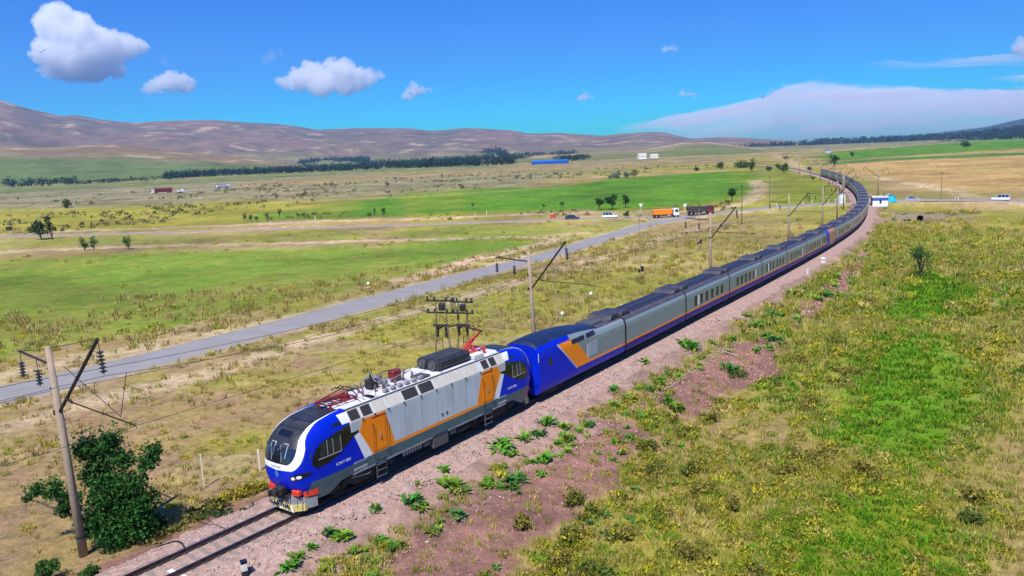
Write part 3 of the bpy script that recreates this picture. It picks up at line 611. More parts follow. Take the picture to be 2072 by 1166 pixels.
# middle body: skirt, side, slanted grille band, flat roof
_b = MB(); sec = [(-1.42, .88), (-1.5, 1.15), (-1.5, 3.40), (-1.13, 3.97), (-.6, 4.02), (.6, 4.02), (1.13, 3.97), (1.5, 3.40), (1.5, 1.15), (1.42, .88)]
_b.grid([[(x, y, z) for x, z in sec] for y in (-6.52, 6.52)], 0, closed=True)
_b.add([(x, 6.52, z) for x, z in sec] + [(x, -6.52, z) for x, z in sec], [tuple(range(10)), tuple(range(10, 20))])
_b.build('body', p_silver, loco)
_b = MB()
_b.prism([(-1.09, 3.985), (-.6, 4.035), (.6, 4.035), (1.09, 3.985), (1.09, 3.9), (-1.09, 3.9)], 'y', -6.7, 6.7)
_b.build('roof', p_roof, loco)
for sx in (-1, 1):
    # side livery plates, 6 mm proud of the body
    X0, X1 = sx * 1.496, sx * 1.506
    def plate(nm, poly, m, x1=None): return MB().prism(poly, 'x', X0, X1 if x1 is None else sx * x1).build(nm, m, loco)
    plate('side_panel', [(-3.55, 1.66), (3.55, 1.66), (4.15, 3.385), (-4.15, 3.385)], p_silver, 1.504)
    plate('stripe', [(-5.2, 1.50), (5.2, 1.50), (5.2, 1.652), (-5.2, 1.652)], p_orange, 1.505)
    plate('skirt', [(-5.6, 1.02), (5.6, 1.02), (5.6, 1.492), (-5.6, 1.492)], p_teal, 1.51)
    for fy in (-1, 1):
        mir = lambda poly: [(fy * y, z) for y, z in poly]
        plate('orange_panel', mir([(5.24, 1.66), (3.53, 1.66), (4.13, 3.385), (5.72, 3.385), (5.98, 2.86)]), p_orange, 1.507)
        d = MB().prism(mir([(5.02, 1.62), (4.18, 1.62), (4.18, 3.18), (5.02, 3.18)]), 'x', sx * 1.50, sx * 1.522).build('door', p_orange, loco)
        MB().tube([(sx * 1.55, fy * 4.6, 2.15), (sx * 1.57, fy * 4.6, 2.3), (sx * 1.55, fy * 4.6, 2.45)], .02, 6).build('handle', p_lgrey, d)
        g = MB()
        for q in (4.12, 5.09):
            g.tube([(sx * 1.51, fy * q, 3.0), (sx * 1.585, fy * q, 2.95), (sx * 1.585, fy * q, 1.32), (sx * 1.51, fy * q, 1.27)], .02, 6)
        g.build('handrail', p_dark, loco)
        MB().box((sx * 1.515, fy * 4.6, 3.27), (.02, 1.0, .05)).build('gutter', p_dred, loco)
        st = MB(); zs = [.28, .58, .88, 1.16]
        for q in (4.27, 4.93): st.box((sx * 1.47, fy * q, .72), (.05, .05, 1.05))
        for z in zs: st.box((sx * 1.47, fy * 4.6, z), (.16, .66, .035))
        st.build('step_ladder', p_frame, loco)
    # slanted grille band with louvred openings
    e = np.array([sx * -.37, 0, .57]); e /= np.linalg.norm(e); nn = np.array([sx * .57, 0, .37]); nn /= np.linalg.norm(nn); base = np.array([sx * 1.5, 0, 3.40])
    def band(y0, y1, a, b, off, m, nm, par=loco):
        V = [base + e * q + nn * o + np.array([0, y, 0]) for o in (.0, off) for q, y in ((a, y0), (b, y0), (b, y1), (a, y1))]
        return MB().add(V, [(0, 1, 2, 3), (4, 7, 6, 5), (0, 4, 5, 1), (1, 5, 6, 2), (2, 6, 7, 3), (3, 7, 4, 0)]).build(nm, m, par)
    segs = [(6.5, 5.75, 'l'), (5.65, 4.9, 'l'), (4.8, 3.9, 'p'), (3.82, 2.72, 'p'), (2.62, 1.42, 'l'), (1.32, .12, 'l'), (.02, -1.18, 'p'), (-1.3, -2.5, 'p'), (-2.6, -3.9, 'p'), (-4.3, -4.98, 'l'), (-5.06, -5.75, 'l'), (-5.85, -6.5, 'p')]
    for y0, y1, k in segs:
        f = band(y0, y1, .03, .64, .02, p_cream, 'grille_panel')
        if k == 'l':
            lv = MB()
            for q in np.linspace(.10, .54, 8):
                V = [base + e * (q + da) + nn * (.022 + dn) + np.array([0, y, 0]) for da, dn in ((0, 0), (.05, .018), (.05, 0)) for y in (y0 - .07, y1 + .07)]
                lv.add(V, [(0, 2, 3, 1), (2, 4, 5, 3)])
            V = [base + e * q + nn * .024 + np.array([0, y, 0]) for q, y in ((.08, y0 - .05), (.6, y0 - .05), (.6, y1 + .05), (.08, y1 + .05))]
            lv.add(V, [(0, 1, 2, 3)]); lv.build('louvre', p_lou, f)
    for y in (5.7, 4.85, 3.86, 2.67, 1.37, .07, -1.24, -2.55, -3.95, -5.02): MB().box(base + nn * .03 + np.array([0, y, .0]), (.06, .09, .06)).build('bracket', p_dark, loco)
    MB().tube([(sx * 1.14, -6.6, 4.0), (sx * 1.14, 6.6, 4.0)], .03, 6).build('roof_rail', p_frame, loco)
    for y in (-.35, -.75): MB().box((sx * 1.508, y, 1.95), (.02, .15, .17)).build('socket', p_frame, loco)

for sx in (-1, 1):
    for y in (-2.55, -1.25, .05, 1.35, 2.65): MB().box((sx * 1.5055, y, 2.53), (.006, .022, 1.66)).build('panel_joint', p_lgrey, loco)
def cab(fy):
    N_u, N_v = 72, 64
    u = np.linspace(-1, 1, N_u); v = np.linspace(0, 1, N_v); U, V = np.meshgrid(u, v)
    b = MB().grid(cabS(U, V)); top = cabS(u, np.ones(N_u)); b.add(top, [tuple(range(N_u))])
    c = b.build('cab', p_blue, loco, smooth=True); flip(c, fy)
    # outline of windscreen hood and of the white surround
    vb, vt = vz(2.34), 1.0
    def inner(v): t = np.clip((vb + .13 - v) / .13, 0, 1); return np.clip((1 - t ** 2.4), 0, 1) ** (1 / 2.4)
    vbo = vz(2.04)
    def outer(v): t = np.clip((vbo + .17 - v) / .17, 0, 1); return np.clip((1 - t ** 2.4), 0, 1) ** (1 / 2.4)
    xi = lambda v: np.interp(v, [vb, vz(3.0), vz(3.5), vz(3.8), 1], [1.10, 1.07, .97, .91, .88])
    xo = lambda v: np.interp(v, [vbo, vz(3.0), vz(3.5), vz(3.86), 1], [1.34, 1.30, 1.15, 1.0, .90])
    UI = lambda v: ux(xi(v), v) * inner(v); UO = lambda v: ux(xo(v), v) * outer(v)
    vv = np.r_[np.linspace(vb, vb + .13, 22), np.linspace(vb + .14, 1, 46)]
    def rows(vs, fa, fb, n, off): return np.array([[cabS(a, w, off) for a in np.linspace(fa(w), fb(w), n)] for w in vs])
    flip(MB().grid(rows(vv, lambda w: -UI(w), UI, 25, .012)).build('windscreen_hood', p_hood, loco, smooth=True), fy)
    vw = np.r_[np.linspace(vb + .006, vb + .11, 16), np.linspace(vb + .12, vz(3.02), 14)]
    wk = lambda w: UI(w) * .955
    ws = flip(MB().grid(rows(vw, lambda w: -wk(w), wk, 25, .03)).build('windscreen', p_glass, loco, smooth=True), fy)
    # centre bar, wipers and two pale strips on the glass as painted-in reflections
    bar = MB().grid(rows(vw, lambda w: -.012, lambda w: .012, 2, .042)); bar.build('centre_bar', p_black, ws)
    wp = MB()
    for s in (-.42, .3):
        a = cabS(ux(s, vb + .02), vb + .02, .06); bb = cabS(ux(s + .28, vb + .15), vb + .15, .06); wp.tube([a, bb], .014, 5)
        a2 = cabS(ux(s + .1, vb + .17), vb + .17, .06); b2 = cabS(ux(s + .42, vb + .10), vb + .10, .06); wp.tube([a2, b2], .01, 5)
        wp.build('wiper', p_lgrey, ws); wp = MB()
    sf = MB()
    for s in (-.62, .25):
        G = rows(np.linspace(vz(2.62), vz(3.18), 8), lambda w: ux(s, w), lambda w: ux(s + .34, w), 5, .036); 
        sf = MB(); sf.grid(G[:, :1].repeat(2, 1) + np.array([[[0, 0, 0], [.035, 0, 0]]])); sf.grid(G[-1:, :].repeat(2, 0) + np.array([[[0, 0, 0]], [[0, .012, -.03]]]))
        sf.build('glass_reflection', p_silver, ws)  # pale strips imitating reflections, laid just outside the windscreen
    va = np.linspace(vbo, 1, 90)
    for s in (-1, 1):
        G = np.array([[cabS(s * a, w, .008) for a in np.linspace(UI(w) if w > vb else 0.0, UO(w), 7)] for w in va])
        flip(MB().grid(G).build('windscreen_surround', p_white, loco, smooth=True), fy)
    # brow lamp recess on the hood
    br = flip(MB().grid(rows(np.linspace(vz(3.40), vz(3.60), 8), lambda w: ux(-.45, w), lambda w: ux(.45, w), 9, .022)).build('brow_lamp', p_black, loco, smooth=True), fy)
    MB().cbox((0, 8.95, 3.52), (.5, .12, .10), .03).build('lamp', p_frame, br)
    hb = MB()
    for w0, w1 in ((vz(3.68), vz(3.695)), (vz(3.88), vz(3.892))): hb.grid(rows([w0, w1], lambda w: -UI(w) * .9, lambda w: UI(w) * .9, 15, .02))
    flip(hb.build('roof_joint', p_black, loco), fy)
    for s in (-1, 1):
        # headlight cluster
        def disc(x0, z0, rx, rz, off, m, nm, par, n=22, tilt=0.0):
            vsr = []
            for t in np.linspace(0, 1, 5):
                ring = []
                for k in range(n):
                    a = 2 * math.pi * k / n; xx = x0 + rx * t * math.cos(a); zz = z0 + rz * t * math.sin(a) + tilt * (xx - x0); w = vz(zz); ring.append(cabS(ux(xx, w), w, off))
                vsr.append(ring)
            return MB().grid(vsr, closed=True).build(nm, m, par, smooth=True)
        hl = flip(disc(s * 1.12, 1.80, .30, .15, .010, p_black, 'headlight', loco, tilt=s * .16), fy)
        disc(s * 1.0, 1.78, .075, .075, .035, p_lamp, 'lamp', hl); disc(s * 1.19, 1.81, .075, .075, .035, p_lamp, 'lamp', hl)
        # side glazing in its black surround, one grid per side
        zs = np.linspace(2.0, 3.42, 16)
        lo = np.interp(zs, [2.0, 2.15, 2.45, 2.75, 2.86, 3.42], [8.2, 7.6, 6.95, 6.42, 6.03, 5.74]); hi = np.interp(zs, [2.0, 2.12, 2.35, 2.9, 3.15, 3.42], [8.75, 8.98, 9.02, 8.72, 8.0, 6.62])
        hi = np.minimum(hi, prof(vz(zs))[1] - .35)
        G = np.array([[(s * sideX(y, z, .010), y, z) for y in np.linspace(a, b, 14)] for a, b, z in zip(lo, hi, zs)])
        so = flip(MB().grid(G).build('window_surround', p_black, loco, smooth=True), fy)
        zs2 = np.linspace(2.34, 3.08, 9)
        G = np.array([[(s * sideX(y, z, .024), y, z) for y in np.linspace(7.25, 8.65 - .3 * (z - 2.34), 10)] for z in zs2])
        MB().grid(G).build('side_window', p_glass, so, smooth=True)
        fr = MB(); q = lambda y, z: (s * sideX(y, z, .03), y, z)
        for yy in (7.25, 7.75, 8.1): fr.tube([q(yy, z) for z in (2.34, 2.7, 3.08)], .016, 5)
        fr.tube([q(y, 2.34) for y in np.linspace(7.25, 8.65, 6)], .02, 5); fr.build('window_frame', p_lgrey, so)
        # white and orange slanted stripes on the cab flank
        def slant(nm, a0, a1, b0, b1, m, off, z0=1.50, z1=3.385):
            zz = np.linspace(z0, z1, 14); G = []
            for z in zz:
                t = (z - z0) / (z1 - z0); ya, yb = a0 + (b0 - a0) * t, a1 + (b1 - a1) * t; G.append([(s * sideX(y, z, off), y, z) for y in np.linspace(ya, yb, 6)])
            return flip(MB().grid(G).build(nm, m, loco, smooth=True), fy)
        slant('white_stripe', 5.16, 5.78, 5.92, 6.36, p_white, .005, 1.5, 2.80)
        slant('blue_panel', 5.76, 6.56, 6.37, 6.56, p_blue, .006, 1.5, 2.82); slant('blue_panel', 5.98, 6.56, 5.72, 6.56, p_blue, .004, 2.8, 3.42)
        slant('air_intake', 7.05, 7.75, 6.95, 7.45, p_black, .012, 3.50, 3.66)
        slant('white_shoulder', 6.5, 7.0, 6.5, 7.15, p_white, .016, 3.47, 3.93)
        # teal skirt dropping to the nose
        zz = np.linspace(.56, 1.44, 8); G = []
        for z in zz:
            a = np.interp(z, [.56, .95, 1.02, 1.44], [8.1, 7.3, 5.4, 5.4]); bmax = np.interp(z, [.56, .9, 1.44], [9.15, 9.32, 9.1]); zc = max(z, 1.0)
            G.append([(s * (sideX(y, zc, .012) - max(0, .9 - z) * .15), y, z) for y in np.linspace(a, bmax, 16)])
        flip(MB().grid(G).build('skirt', p_teal, loco, smooth=True), fy)
        G = []
        for z in np.linspace(.80, 1.16, 5):
            G.append([(s * (sideX(y, 1.0, .03)), y, z) for y in np.linspace(8.75, 9.42, 10)])
        flip(MB().grid(G).build('bumper', p_red, loco, smooth=True), fy)
        G = [[(s * (sideX(y, 1.0, -.02)), y, z) for y in np.linspace(8.8, 9.36, 8)] for z in np.linspace(.24, .76, 4)]
        flip(MB().grid(G).build('plough_wing', p_lgrey, loco, smooth=True), fy)
        # buffer beam red block, hoses, mirror
        flip(MB().cbox((s * .86, 9.60, 1.02), (.5, .30, .30), .06).build('buffer_beam', p_red, loco), fy)
        hs = MB()
        for x in (.32, .48, .62): hs.tube([(s * x, 9.78, .86), (s * x, 10.02, .74), (s * (x + .03), 10.05, .48), (s * (x - .04), 9.92, .34), (s * (x - .14), 9.86, .42)], .03, 6)
        hs.tube([(s * 1.15, 9.7, .95), (s * 1.2, 9.88, .8), (s * 1.2, 9.86, .45)], .02, 6)
        flip(hs.build('brake_hose', p_black, loco), fy)
        MB().tube([(s * 1.46, fy * 9.05, 2.75), (s * 1.6, fy * 9.2, 2.75)], .02, 5).cbox((s * 1.62, fy * 9.2, 2.68), (.08, .06, .3), .02).build('camera_mount', p_black, loco)
    # emblem, band lettering
    disc(0, 1.86, .13, .15, .012, mat('emblem_blue', (.08, .42, .75), .3), 'emblem', loco); flip(children(loco)[-1], fy)
    pl = MB(); pl.prism([(-1.15, 9.35), (-.7, 9.8), (.7, 9.8), (1.15, 9.35), (1.15, 9.2), (-1.15, 9.2)], 'z', .48, .78, 0); pl.prism([(-1.15, 9.42), (-.72, 9.86), (.72, 9.86), (1.15, 9.42), (1.15, 9.25), (-1.15, 9.25)], 'z', .17, .48, 1)
    flip(pl.build('snow_plough', [p_lgrey, p_yel], loco), fy)
    st = MB()
    for x in (-.9, -.45, 0, .45): st.add([(x, 9.87, .18), (x + .16, 9.87, .18), (x + .28, 9.87, .46), (x + .12, 9.87, .46)], [(0, 1, 2, 3)])
    flip(st.build('plough_stripe', p_white, loco), fy)
    cp = MB().cbox((0, 9.85, 1.05), (.5, .5, .42), .08).cbox((0, 10.18, 1.06), (.36, .36, .34), .08).box((.12, 10.36, 1.06), (.12, .22, .26)).box((0, 9.7, .74), (.8, .3, .2))
    flip(cp.build('coupler', p_dark, loco), fy)
cab(1); cab(-1)

def lettering(txt, size, M, parent, m, name='lettering'):
    cu = bpy.data.curves.new(name, 'FONT'); cu.body = txt; cu.size = size; cu.align_x = 'CENTER'; cu.align_y = 'CENTER'; cu.extrude = .002
    t = bpy.data.objects.new(name + '_t', cu); COL.objects.link(t); bpy.context.view_layer.update()
    me = bpy.data.meshes.new_from_object(t.evaluated_get(bpy.context.evaluated_depsgraph_get())); bpy.data.objects.remove(t); bpy.data.curves.remove(cu)
    me.name = name; me.materials.clear(); me.materials.append(m); o = bpy.data.objects.new(name, me); COL.objects.link(o); o.parent = parent; o.matrix_local = M; return o
def sideM(sx, y, z, x):
    # text plane on the side: reading direction along the body, seen from outside
    return Matrix(((0, 0, sx, x), (sx, 0, 0, y), (0, 1, 0, z), (0, 0, 0, 1)))
for sx in (-1, 1):
    for y in (7.15, -7.15): lettering('KZ4AT 0005', .18, sideM(sx, y, 1.78, sx * (float(sideX(7.0, 1.78)) + .014)), loco, p_white)
_q = cabS(0.0, vz(2.2), .016); _ang = math.atan2(.10, .2)
lettering('KZ4AT 0005', .13, Matrix.Translation(Vector(_q)) @ Matrix.Rotation(math.pi, 4, 'Z') @ Matrix.Rotation(math.radians(78), 4, 'X'), loco, p_lgrey)

# roof equipment
def insulator(x, y, z, h=.34):
    m = MB(); m.tube([(x, y, z), (x, y, z + h)], .035, 6)
    for k in range(4): m.tube([(x, y, z + .06 + k * .07), (x, y, z + .085 + k * .07)], [.085, .05], 8)
    return m.build('insulator', p_cer, loco)
def pantograph(yc, up, fd):
    """fd: side the knee points to"""
    dz = 0.0 if up else -.16
    b = MB()
    for s in (-1, 1):
        b.tube([(s * .5, yc - .95, 4.36), (s * .5, yc + .95, 4.36)], .045, 6)
        for q in (-.85, .85): b.tube([(s * .5, yc + q, 4.02), (s * .5, yc + q, 4.36)], [.09, .06], 7)
    for q in (-.9, -.2, .35, .9): b.tube([(-.55, yc + q, 4.36), (.55, yc + q, 4.36)], .04, 6)
    b.cbox((0, yc - fd * .5, 4.34), (.5, .5, .2), .04); b.tube([(-.3, yc, 4.40), (.3, yc + fd * .5, 4.52)], .05, 6)
    pr = p_red if up else p_dred
    base = b.build('pantograph_base', pr, loco)
    if up:
        A = np.array([0, yc - fd * .75, 4.42]); K = np.array([0, yc + fd * 1.15, 5.25]); Hd = np.array([0, yc - fd * .55, 5.84])
    else:
        A = np.array([0, yc - fd * .75, 4.42]); K = np.array([0, yc + fd * 1.2, 4.55]); Hd = np.array([0, yc - fd * .7, 4.72])
    a = MB().tube([A, A * .5 + K * .5, K], [.085, .07, .06], 7); a.tube([A + (.3, 0, 0), A * .5 + K * .5 + (.16, 0, 0), K], .02, 5); a.tube([A - (.3, 0, 0), K], .02, 5)
    a.tube([A + np.array([0, fd * .3, .02]), K + np.array([0, -fd * .12, -.12])], .02, 5); a.build('lower_arm', pr, base)
    a = MB()
    for s in (-1, 1): a.tube([K + (s * .06, 0, 0), Hd + (s * .32, 0, 0)], [.04, .025], 6)
    a.tube([K, Hd], .015, 5); a.tube([K + (-.12, 0, 0), K + (.12, 0, 0)], .07, 8); a.build('upper_arm', p_dred if up else p_dred, base)
    h = MB()
    for q in (-.16, .16): h.tube([(-.98, Hd[1] + q, Hd[2] - .16), (-.68, Hd[1] + q, Hd[2] + .02), (.68, Hd[1] + q, Hd[2] + .02), (.98, Hd[1] + q, Hd[2] - .16)], .03, 6)
    for s in (-.35, .35): h.tube([(s, Hd[1] - .16, Hd[2]), (s, Hd[1] + .16, Hd[2])], .025, 5)
    h.build('contact_head', p_dark, base)
    if dz: base.location.z = dz
pantograph(6.0, False, 1)
pantograph(-4.9, True, -1)
def box_part(nm, c, d, m, ch=.04): return MB().cbox(c, d, ch).build(nm, m, loco)
rb = MB().prism([(-.72, 4.05), (.72, 4.05), (.86, 4.2), (.86, 4.5), (.66, 4.66), (-.66, 4.66), (-.86, 4.5), (-.86, 4.2)], 'y', -4.0 + .15, -1.0); rbo = rb.build('resistor_box', p_hood, loco, bevel=.02)
for s in (-.4, .4):
    MB().tube([(s, -1.12, 4.34), (s, -.86, 4.34)], .28, 16).tube([(s, -.9, 4.34), (s, -.8, 4.34)], .12, 10).build('fan_end', p_frame, rbo)
_lb = MB()
for y in np.arange(-3.7, -1.2, .3): _lb.box((0, y, 4.67), (1.3, .05, .03))
_lb.build('rib', p_frame, rbo)
box_part('roof_hatch', (-.55, .3, 4.08), (.75, .9, .1), p_frame, .02); box_part('roof_hatch', (.45, -.1, 4.07), (1.0, 1.3, .12), p_roof, .03)
box_part('roof_hatch', (-.72, 4.4, 4.06), (.5, .3, .06), p_black, .02)
box_part('roof_duct', (-.65, -4.55, 4.16), (.7, 1.0, .28), p_roof, .05); box_part('roof_duct', (.62, -4.55, 4.16), (.6, 1.0, .28), p_roof, .05)
sw = MB().cbox((.25, 3.3, 4.3), (.5, .6, .44), .05).tube([(.25, 3.3, 4.5), (.25, 3.3, 4.85)], [.12, .07], 8).build('circuit_breaker', p_dark, loco)
MB().cbox((.1, 1.65, 4.42), (.42, .7, .5), .05).build('transformer_box', p_dred, loco)
MB().tube([(.55, 2.6, 4.0), (.55, 2.6, 4.5)], .2, 12).build('arrester', p_lgrey, loco); MB().tube([(-.15, 2.7, 4.0), (-.15, 2.7, 4.42)], .18, 12).build('arrester', p_lgrey, loco)
bus = []
SHF = 1.1
for x, y in [(.3, 3.9), (.3, 3.1), (-.35, 3.4), (-.35, 2.5), (-.3, 1.9), (.45, .0), (-.2, .2), (-.2, -.5), (.5, -.6), (-.45, 1.1), (.75, 2.5), (.7, 1.0), (-.3, -7.0), (.4, -7.0)]:
    insulator(x, y + SHF, 4.02, .38)
for pts in [[(.3, 4.3, 4.42), (.3, 3.9, 4.42), (.3, 3.1, 4.42), (.25, 2.2, 4.86)], [(.25, 2.2, 4.86), (-.35, 2.5, 4.46), (-.3, 1.9, 4.44), (-.45, 1.1, 4.42), (-.2, .2, 4.44), (-.2, -.5, 4.42), (.1, -.8, 4.5)],
            [(.25, 2.2, 4.86), (.75, 2.5, 4.42), (.7, 1.0, 4.44), (.45, 0, 4.42), (.5, -.6, 4.45)], [(-.35, 3.4, 4.42), (-.15, 2.9, 4.7), (-.35, 2.5, 4.45)], [(.55, 1.5, 4.5), (.3, 1.2, 4.75), (.1, .6, 4.66)], [(.1, .6, 4.68), (-.2, .2, 4.46)]]:
    pts = [(a, b + SHF, c) for a, b, c in pts]; MB().tube(smooth_line(pts, .15), .022, 6).build('busbar', p_lgrey if len(pts) > 3 else p_dark, loco)
for y in np.arange(.6, 3.9, .55): MB().cbox((-.85, y, 4.12), (.22, .34, .16), .03).build('roof_fitting', p_lgrey, loco)
for y in (-1.0, 4.2): MB().tube([(-.98, y, 4.0), (-.98, y, 4.48)], .018, 5).build('antenna', p_frame, loco)
# running gear
def wheel(par, x, y, r=.62, m=None):
    w = MB(); s = 1 if x > 0 else -1
    prof_ = [(.05, .0), (.05, r * .35), (.02, r * .4), (.02, r * .82), (.06, r * .86), (.06, r), (-.07, r), (-.07, r + .03), (-.1, r + .03), (-.1, r * .2)]
    G = [[(x + s * a, y + b * math.cos(t), r + b * math.sin(t)) for t in np.linspace(0, 2 * math.pi, 25)[:-1]] for a, b in prof_]
    w.grid(G, closed=True); return w.build('wheel', m or p_dark, par, smooth=False)
def bogie(par, yc, wb, r, m=p_dark, frame_x=1.12, label=None):
    b = MB()
    for s in (-1, 1):
        b.prism([(yc - wb / 2 - .75, r + .12), (yc - wb / 2 - .6, r - .12), (yc - wb / 2 + .45, r - .14), (yc - .55, r - .34), (yc + .55, r - .34), (yc + wb / 2 - .45, r - .14), (yc + wb / 2 + .6, r - .12), (yc + wb / 2 + .75, r + .12), (yc + .8, r + .28), (yc - .8, r + .28)], 'x', s * (frame_x - .08), s * (frame_x + .08))
        for q in (-wb / 2, wb / 2):
            b.tube([(s * (frame_x + .05), yc + q, r), (s * (frame_x + .2), yc + q, r)], .17, 10)
            for qq in (-.38, .38): b.tube([(s * (frame_x + .04), yc + q + qq, r - .1), (s * (frame_x + .04), yc + q + qq, r + .35)], .09, 8)
        for qq in (-.35, 0, .35): b.tube([(s * (frame_x + .1), yc + qq, r + .1), (s * (frame_x + .1), yc + qq, r + .55)], .14, 9)
        b.tube([(s * (frame_x + .22), yc - wb / 2, r + .15), (s * (frame_x + .2), yc - .2, r + .4)], .035, 6)
    b.box((0, yc, r + .05), (2 * frame_x, .9, .3)); o = b.build('bogie', m, par)
    for q in (-wb / 2, wb / 2):
        for x in (-.76, .76): wheel(o, x, yc + q, r)
        MB().tube([(-.7, yc + q, r), (.7, yc + q, r)], .09, 8).build('axle', p_dark, o)
    return o
bogie(loco, 5.6, 2.9, .62); bogie(loco, -5.6, 2.9, .62)
MB().cbox((0, 0, .98), (2.5, 18.6, .28), .04).build('underframe', p_dark, loco)
for sx in (-1, 1):
    MB().cbox((sx * 1.30, -.15, .66), (.34, 1.35, .72), .05).build('equipment_box', p_frame, loco)
    MB().cbox((sx * 1.28, .95, .82), (.3, .55, .44), .05).build('equipment_box', p_frame, loco); MB().cbox((sx * 1.28, -1.3, .82), (.3, .6, .44), .05).build('equipment_box', p_frame, loco)
    for k in range(7): MB().cbox((sx * 1.3, 1.45 + k * .22, .78), (.16, .12, .34), .03).build('air_valve', p_lgrey, loco)
    MB().tube([(sx * 1.15, -2.9, .62), (sx * 1.15, -1.75, .62)], .22, 12).build('air_tank', p_dark, loco)
    MB().tube([(sx * 1.36, 6.6, .78), (sx * 1.36, 5.4, .62), (sx * 1.36, 5.3, .72)], .03, 6).build('brake_rod', p_lgrey, loco)

# ------------------------------------------------------------------ coaches
CL = 13.14
_half = [(1.18, .42), (1.36, .56), (1.45, .86), (1.47, 1.12), (1.475, 1.45), (1.475, 2.55), (1.45, 2.85), (1.36, 3.1), (1.20, 3.28), (.85, 3.40), (.4, 3.45)]
def coach_section(hs=1.0):
    R_ = [(x, .42 + (z - .42) * hs) for x, z in _half]; return R_, [(-x, z) for x, z in R_][::-1]
def coach_shell(par, L_, mats, zc=3.45, m_low=0):
    """bands of one shell: (z from, z to) -> material; built as separate strips sharing edges"""
    b = MB(); Rr, Ll = coach_section(); ring = Rr + Ll; y0, y1 = -L_ / 2, L_ / 2
    def mi(za, zb_):
        z = (za + zb_) / 2; return 0 if z < 1.10 else 1 if z < 3.12 else 2
    n = len(ring)
    for i in range(n):
        a, c = ring[i], ring[(i + 1) % n]; b.add([(a[0], y0, a[1]), (c[0], y0, c[1]), (c[0], y1, c[1]), (a[0], y1, a[1])], [(0, 1, 2, 3)], mi(a[1], c[1]))
    b.add([(x, y0, z) for x, z in ring] + [(x, y1, z) for x, z in ring], [tuple(range(n)), tuple(range(n, 2 * n))], 1)
    return b.build('body', mats, par)
def make_coach(label, win=(2.35, 1.1, -.15, -1.4, -2.65), white=None, name='passenger_coach'):
    r = empty(name, (0, 0, 0), 0, label, 'coach', 'silver coaches of the passenger train'); L_ = 12.86
    coach_shell(r, L_, [p_cblue, p_coach, p_plum])
    for sx in (-1, 1):
        MB().box((sx * 1.478, 0, 1.245), (.012, L_ - .02, .13)).build('stripe', p_orange, r); MB().box((sx * 1.474, 0, 1.135), (.012, L_ - .02, .07)).build('stripe', p_dred, r)
        for y in win:
            f = MB().box((sx * 1.477, y, 2.0), (.014, .74, .96)).build('window', p_black, r); MB().box((sx * 1.484, y, 2.0), (.01, .64, .86)).build('pane', p_pglass, f)
        if white is not None: MB().box((sx * 1.479, white, 1.95), (.018, .40, .95)).build('window_panel', p_wins, r)
        # roof strips either side of the ridge
        G = [[(sx * x, y, z + .012) for x, z in ((.16, 3.46), (.42, 3.447), (.62, 3.425), (.80, 3.41))] for y in (-4.3, 4.3)]
        MB().grid(G).build('roof_strip', p_panel, r)
        MB().tube([(sx * .9, -4.7, 3.41), (sx * .9, 4.7, 3.41)], .035, 5).tube([(sx * .1, -4.7, 3.47), (sx * .1, 4.7, 3.47)], .03, 5).build('roof_rail', p_plum, r)
        MB().box((sx * 1.42, 5.2, .86), (.02, 1.5, .34)).box((sx * 1.42, -5.2, .86), (.02, 1.5, .34)).build('access_flap', p_navy, r)
        for y in (4.9, -4.9): MB().box((sx * 1.478, y, 2.3), (.012, .22, .3)).build('sign_plate', p_lgrey, r)
    for y in (-1, 1):
        MB().prism([(y * 4.75, 3.42), (y * 5.0, 3.70), (y * 6.3, 3.70), (y * 6.42, 3.42)], 'x', -1.02, 1.02).build('roof_unit', p_unit, r, bevel=.04)
    e = MB()
    ring = [(x * 1.004, .5 + (z - .5) * 1.003) for x, z in _half] + [(-x * 1.004, .5 + (z - .5) * 1.003) for x, z in _half[::-1]]
    e.grid([[(x, y, z) for x, z in ring] for y in (-L_ / 2 - .27, -L_ / 2 + .01)], closed=True); e.build('bellows', p_bell, r)
    w = MB()
    for s in (-1, 1): w.prism([(-6.9, .3), (-6.2, .3), (-6.0, .75), (-7.1, .75)], 'x', s * 1.1, s * 1.25); w.tube([(s * .76, -6.57, .44), (s * .9, -6.57, .44)], .44, 16)
    w.box((0, -6.57, .45), (2.3, .3, .2)); w.box((0, 0, .42), (2.1, 11.5, .24)); w.build('running_gear', p_dark, r)
    return r
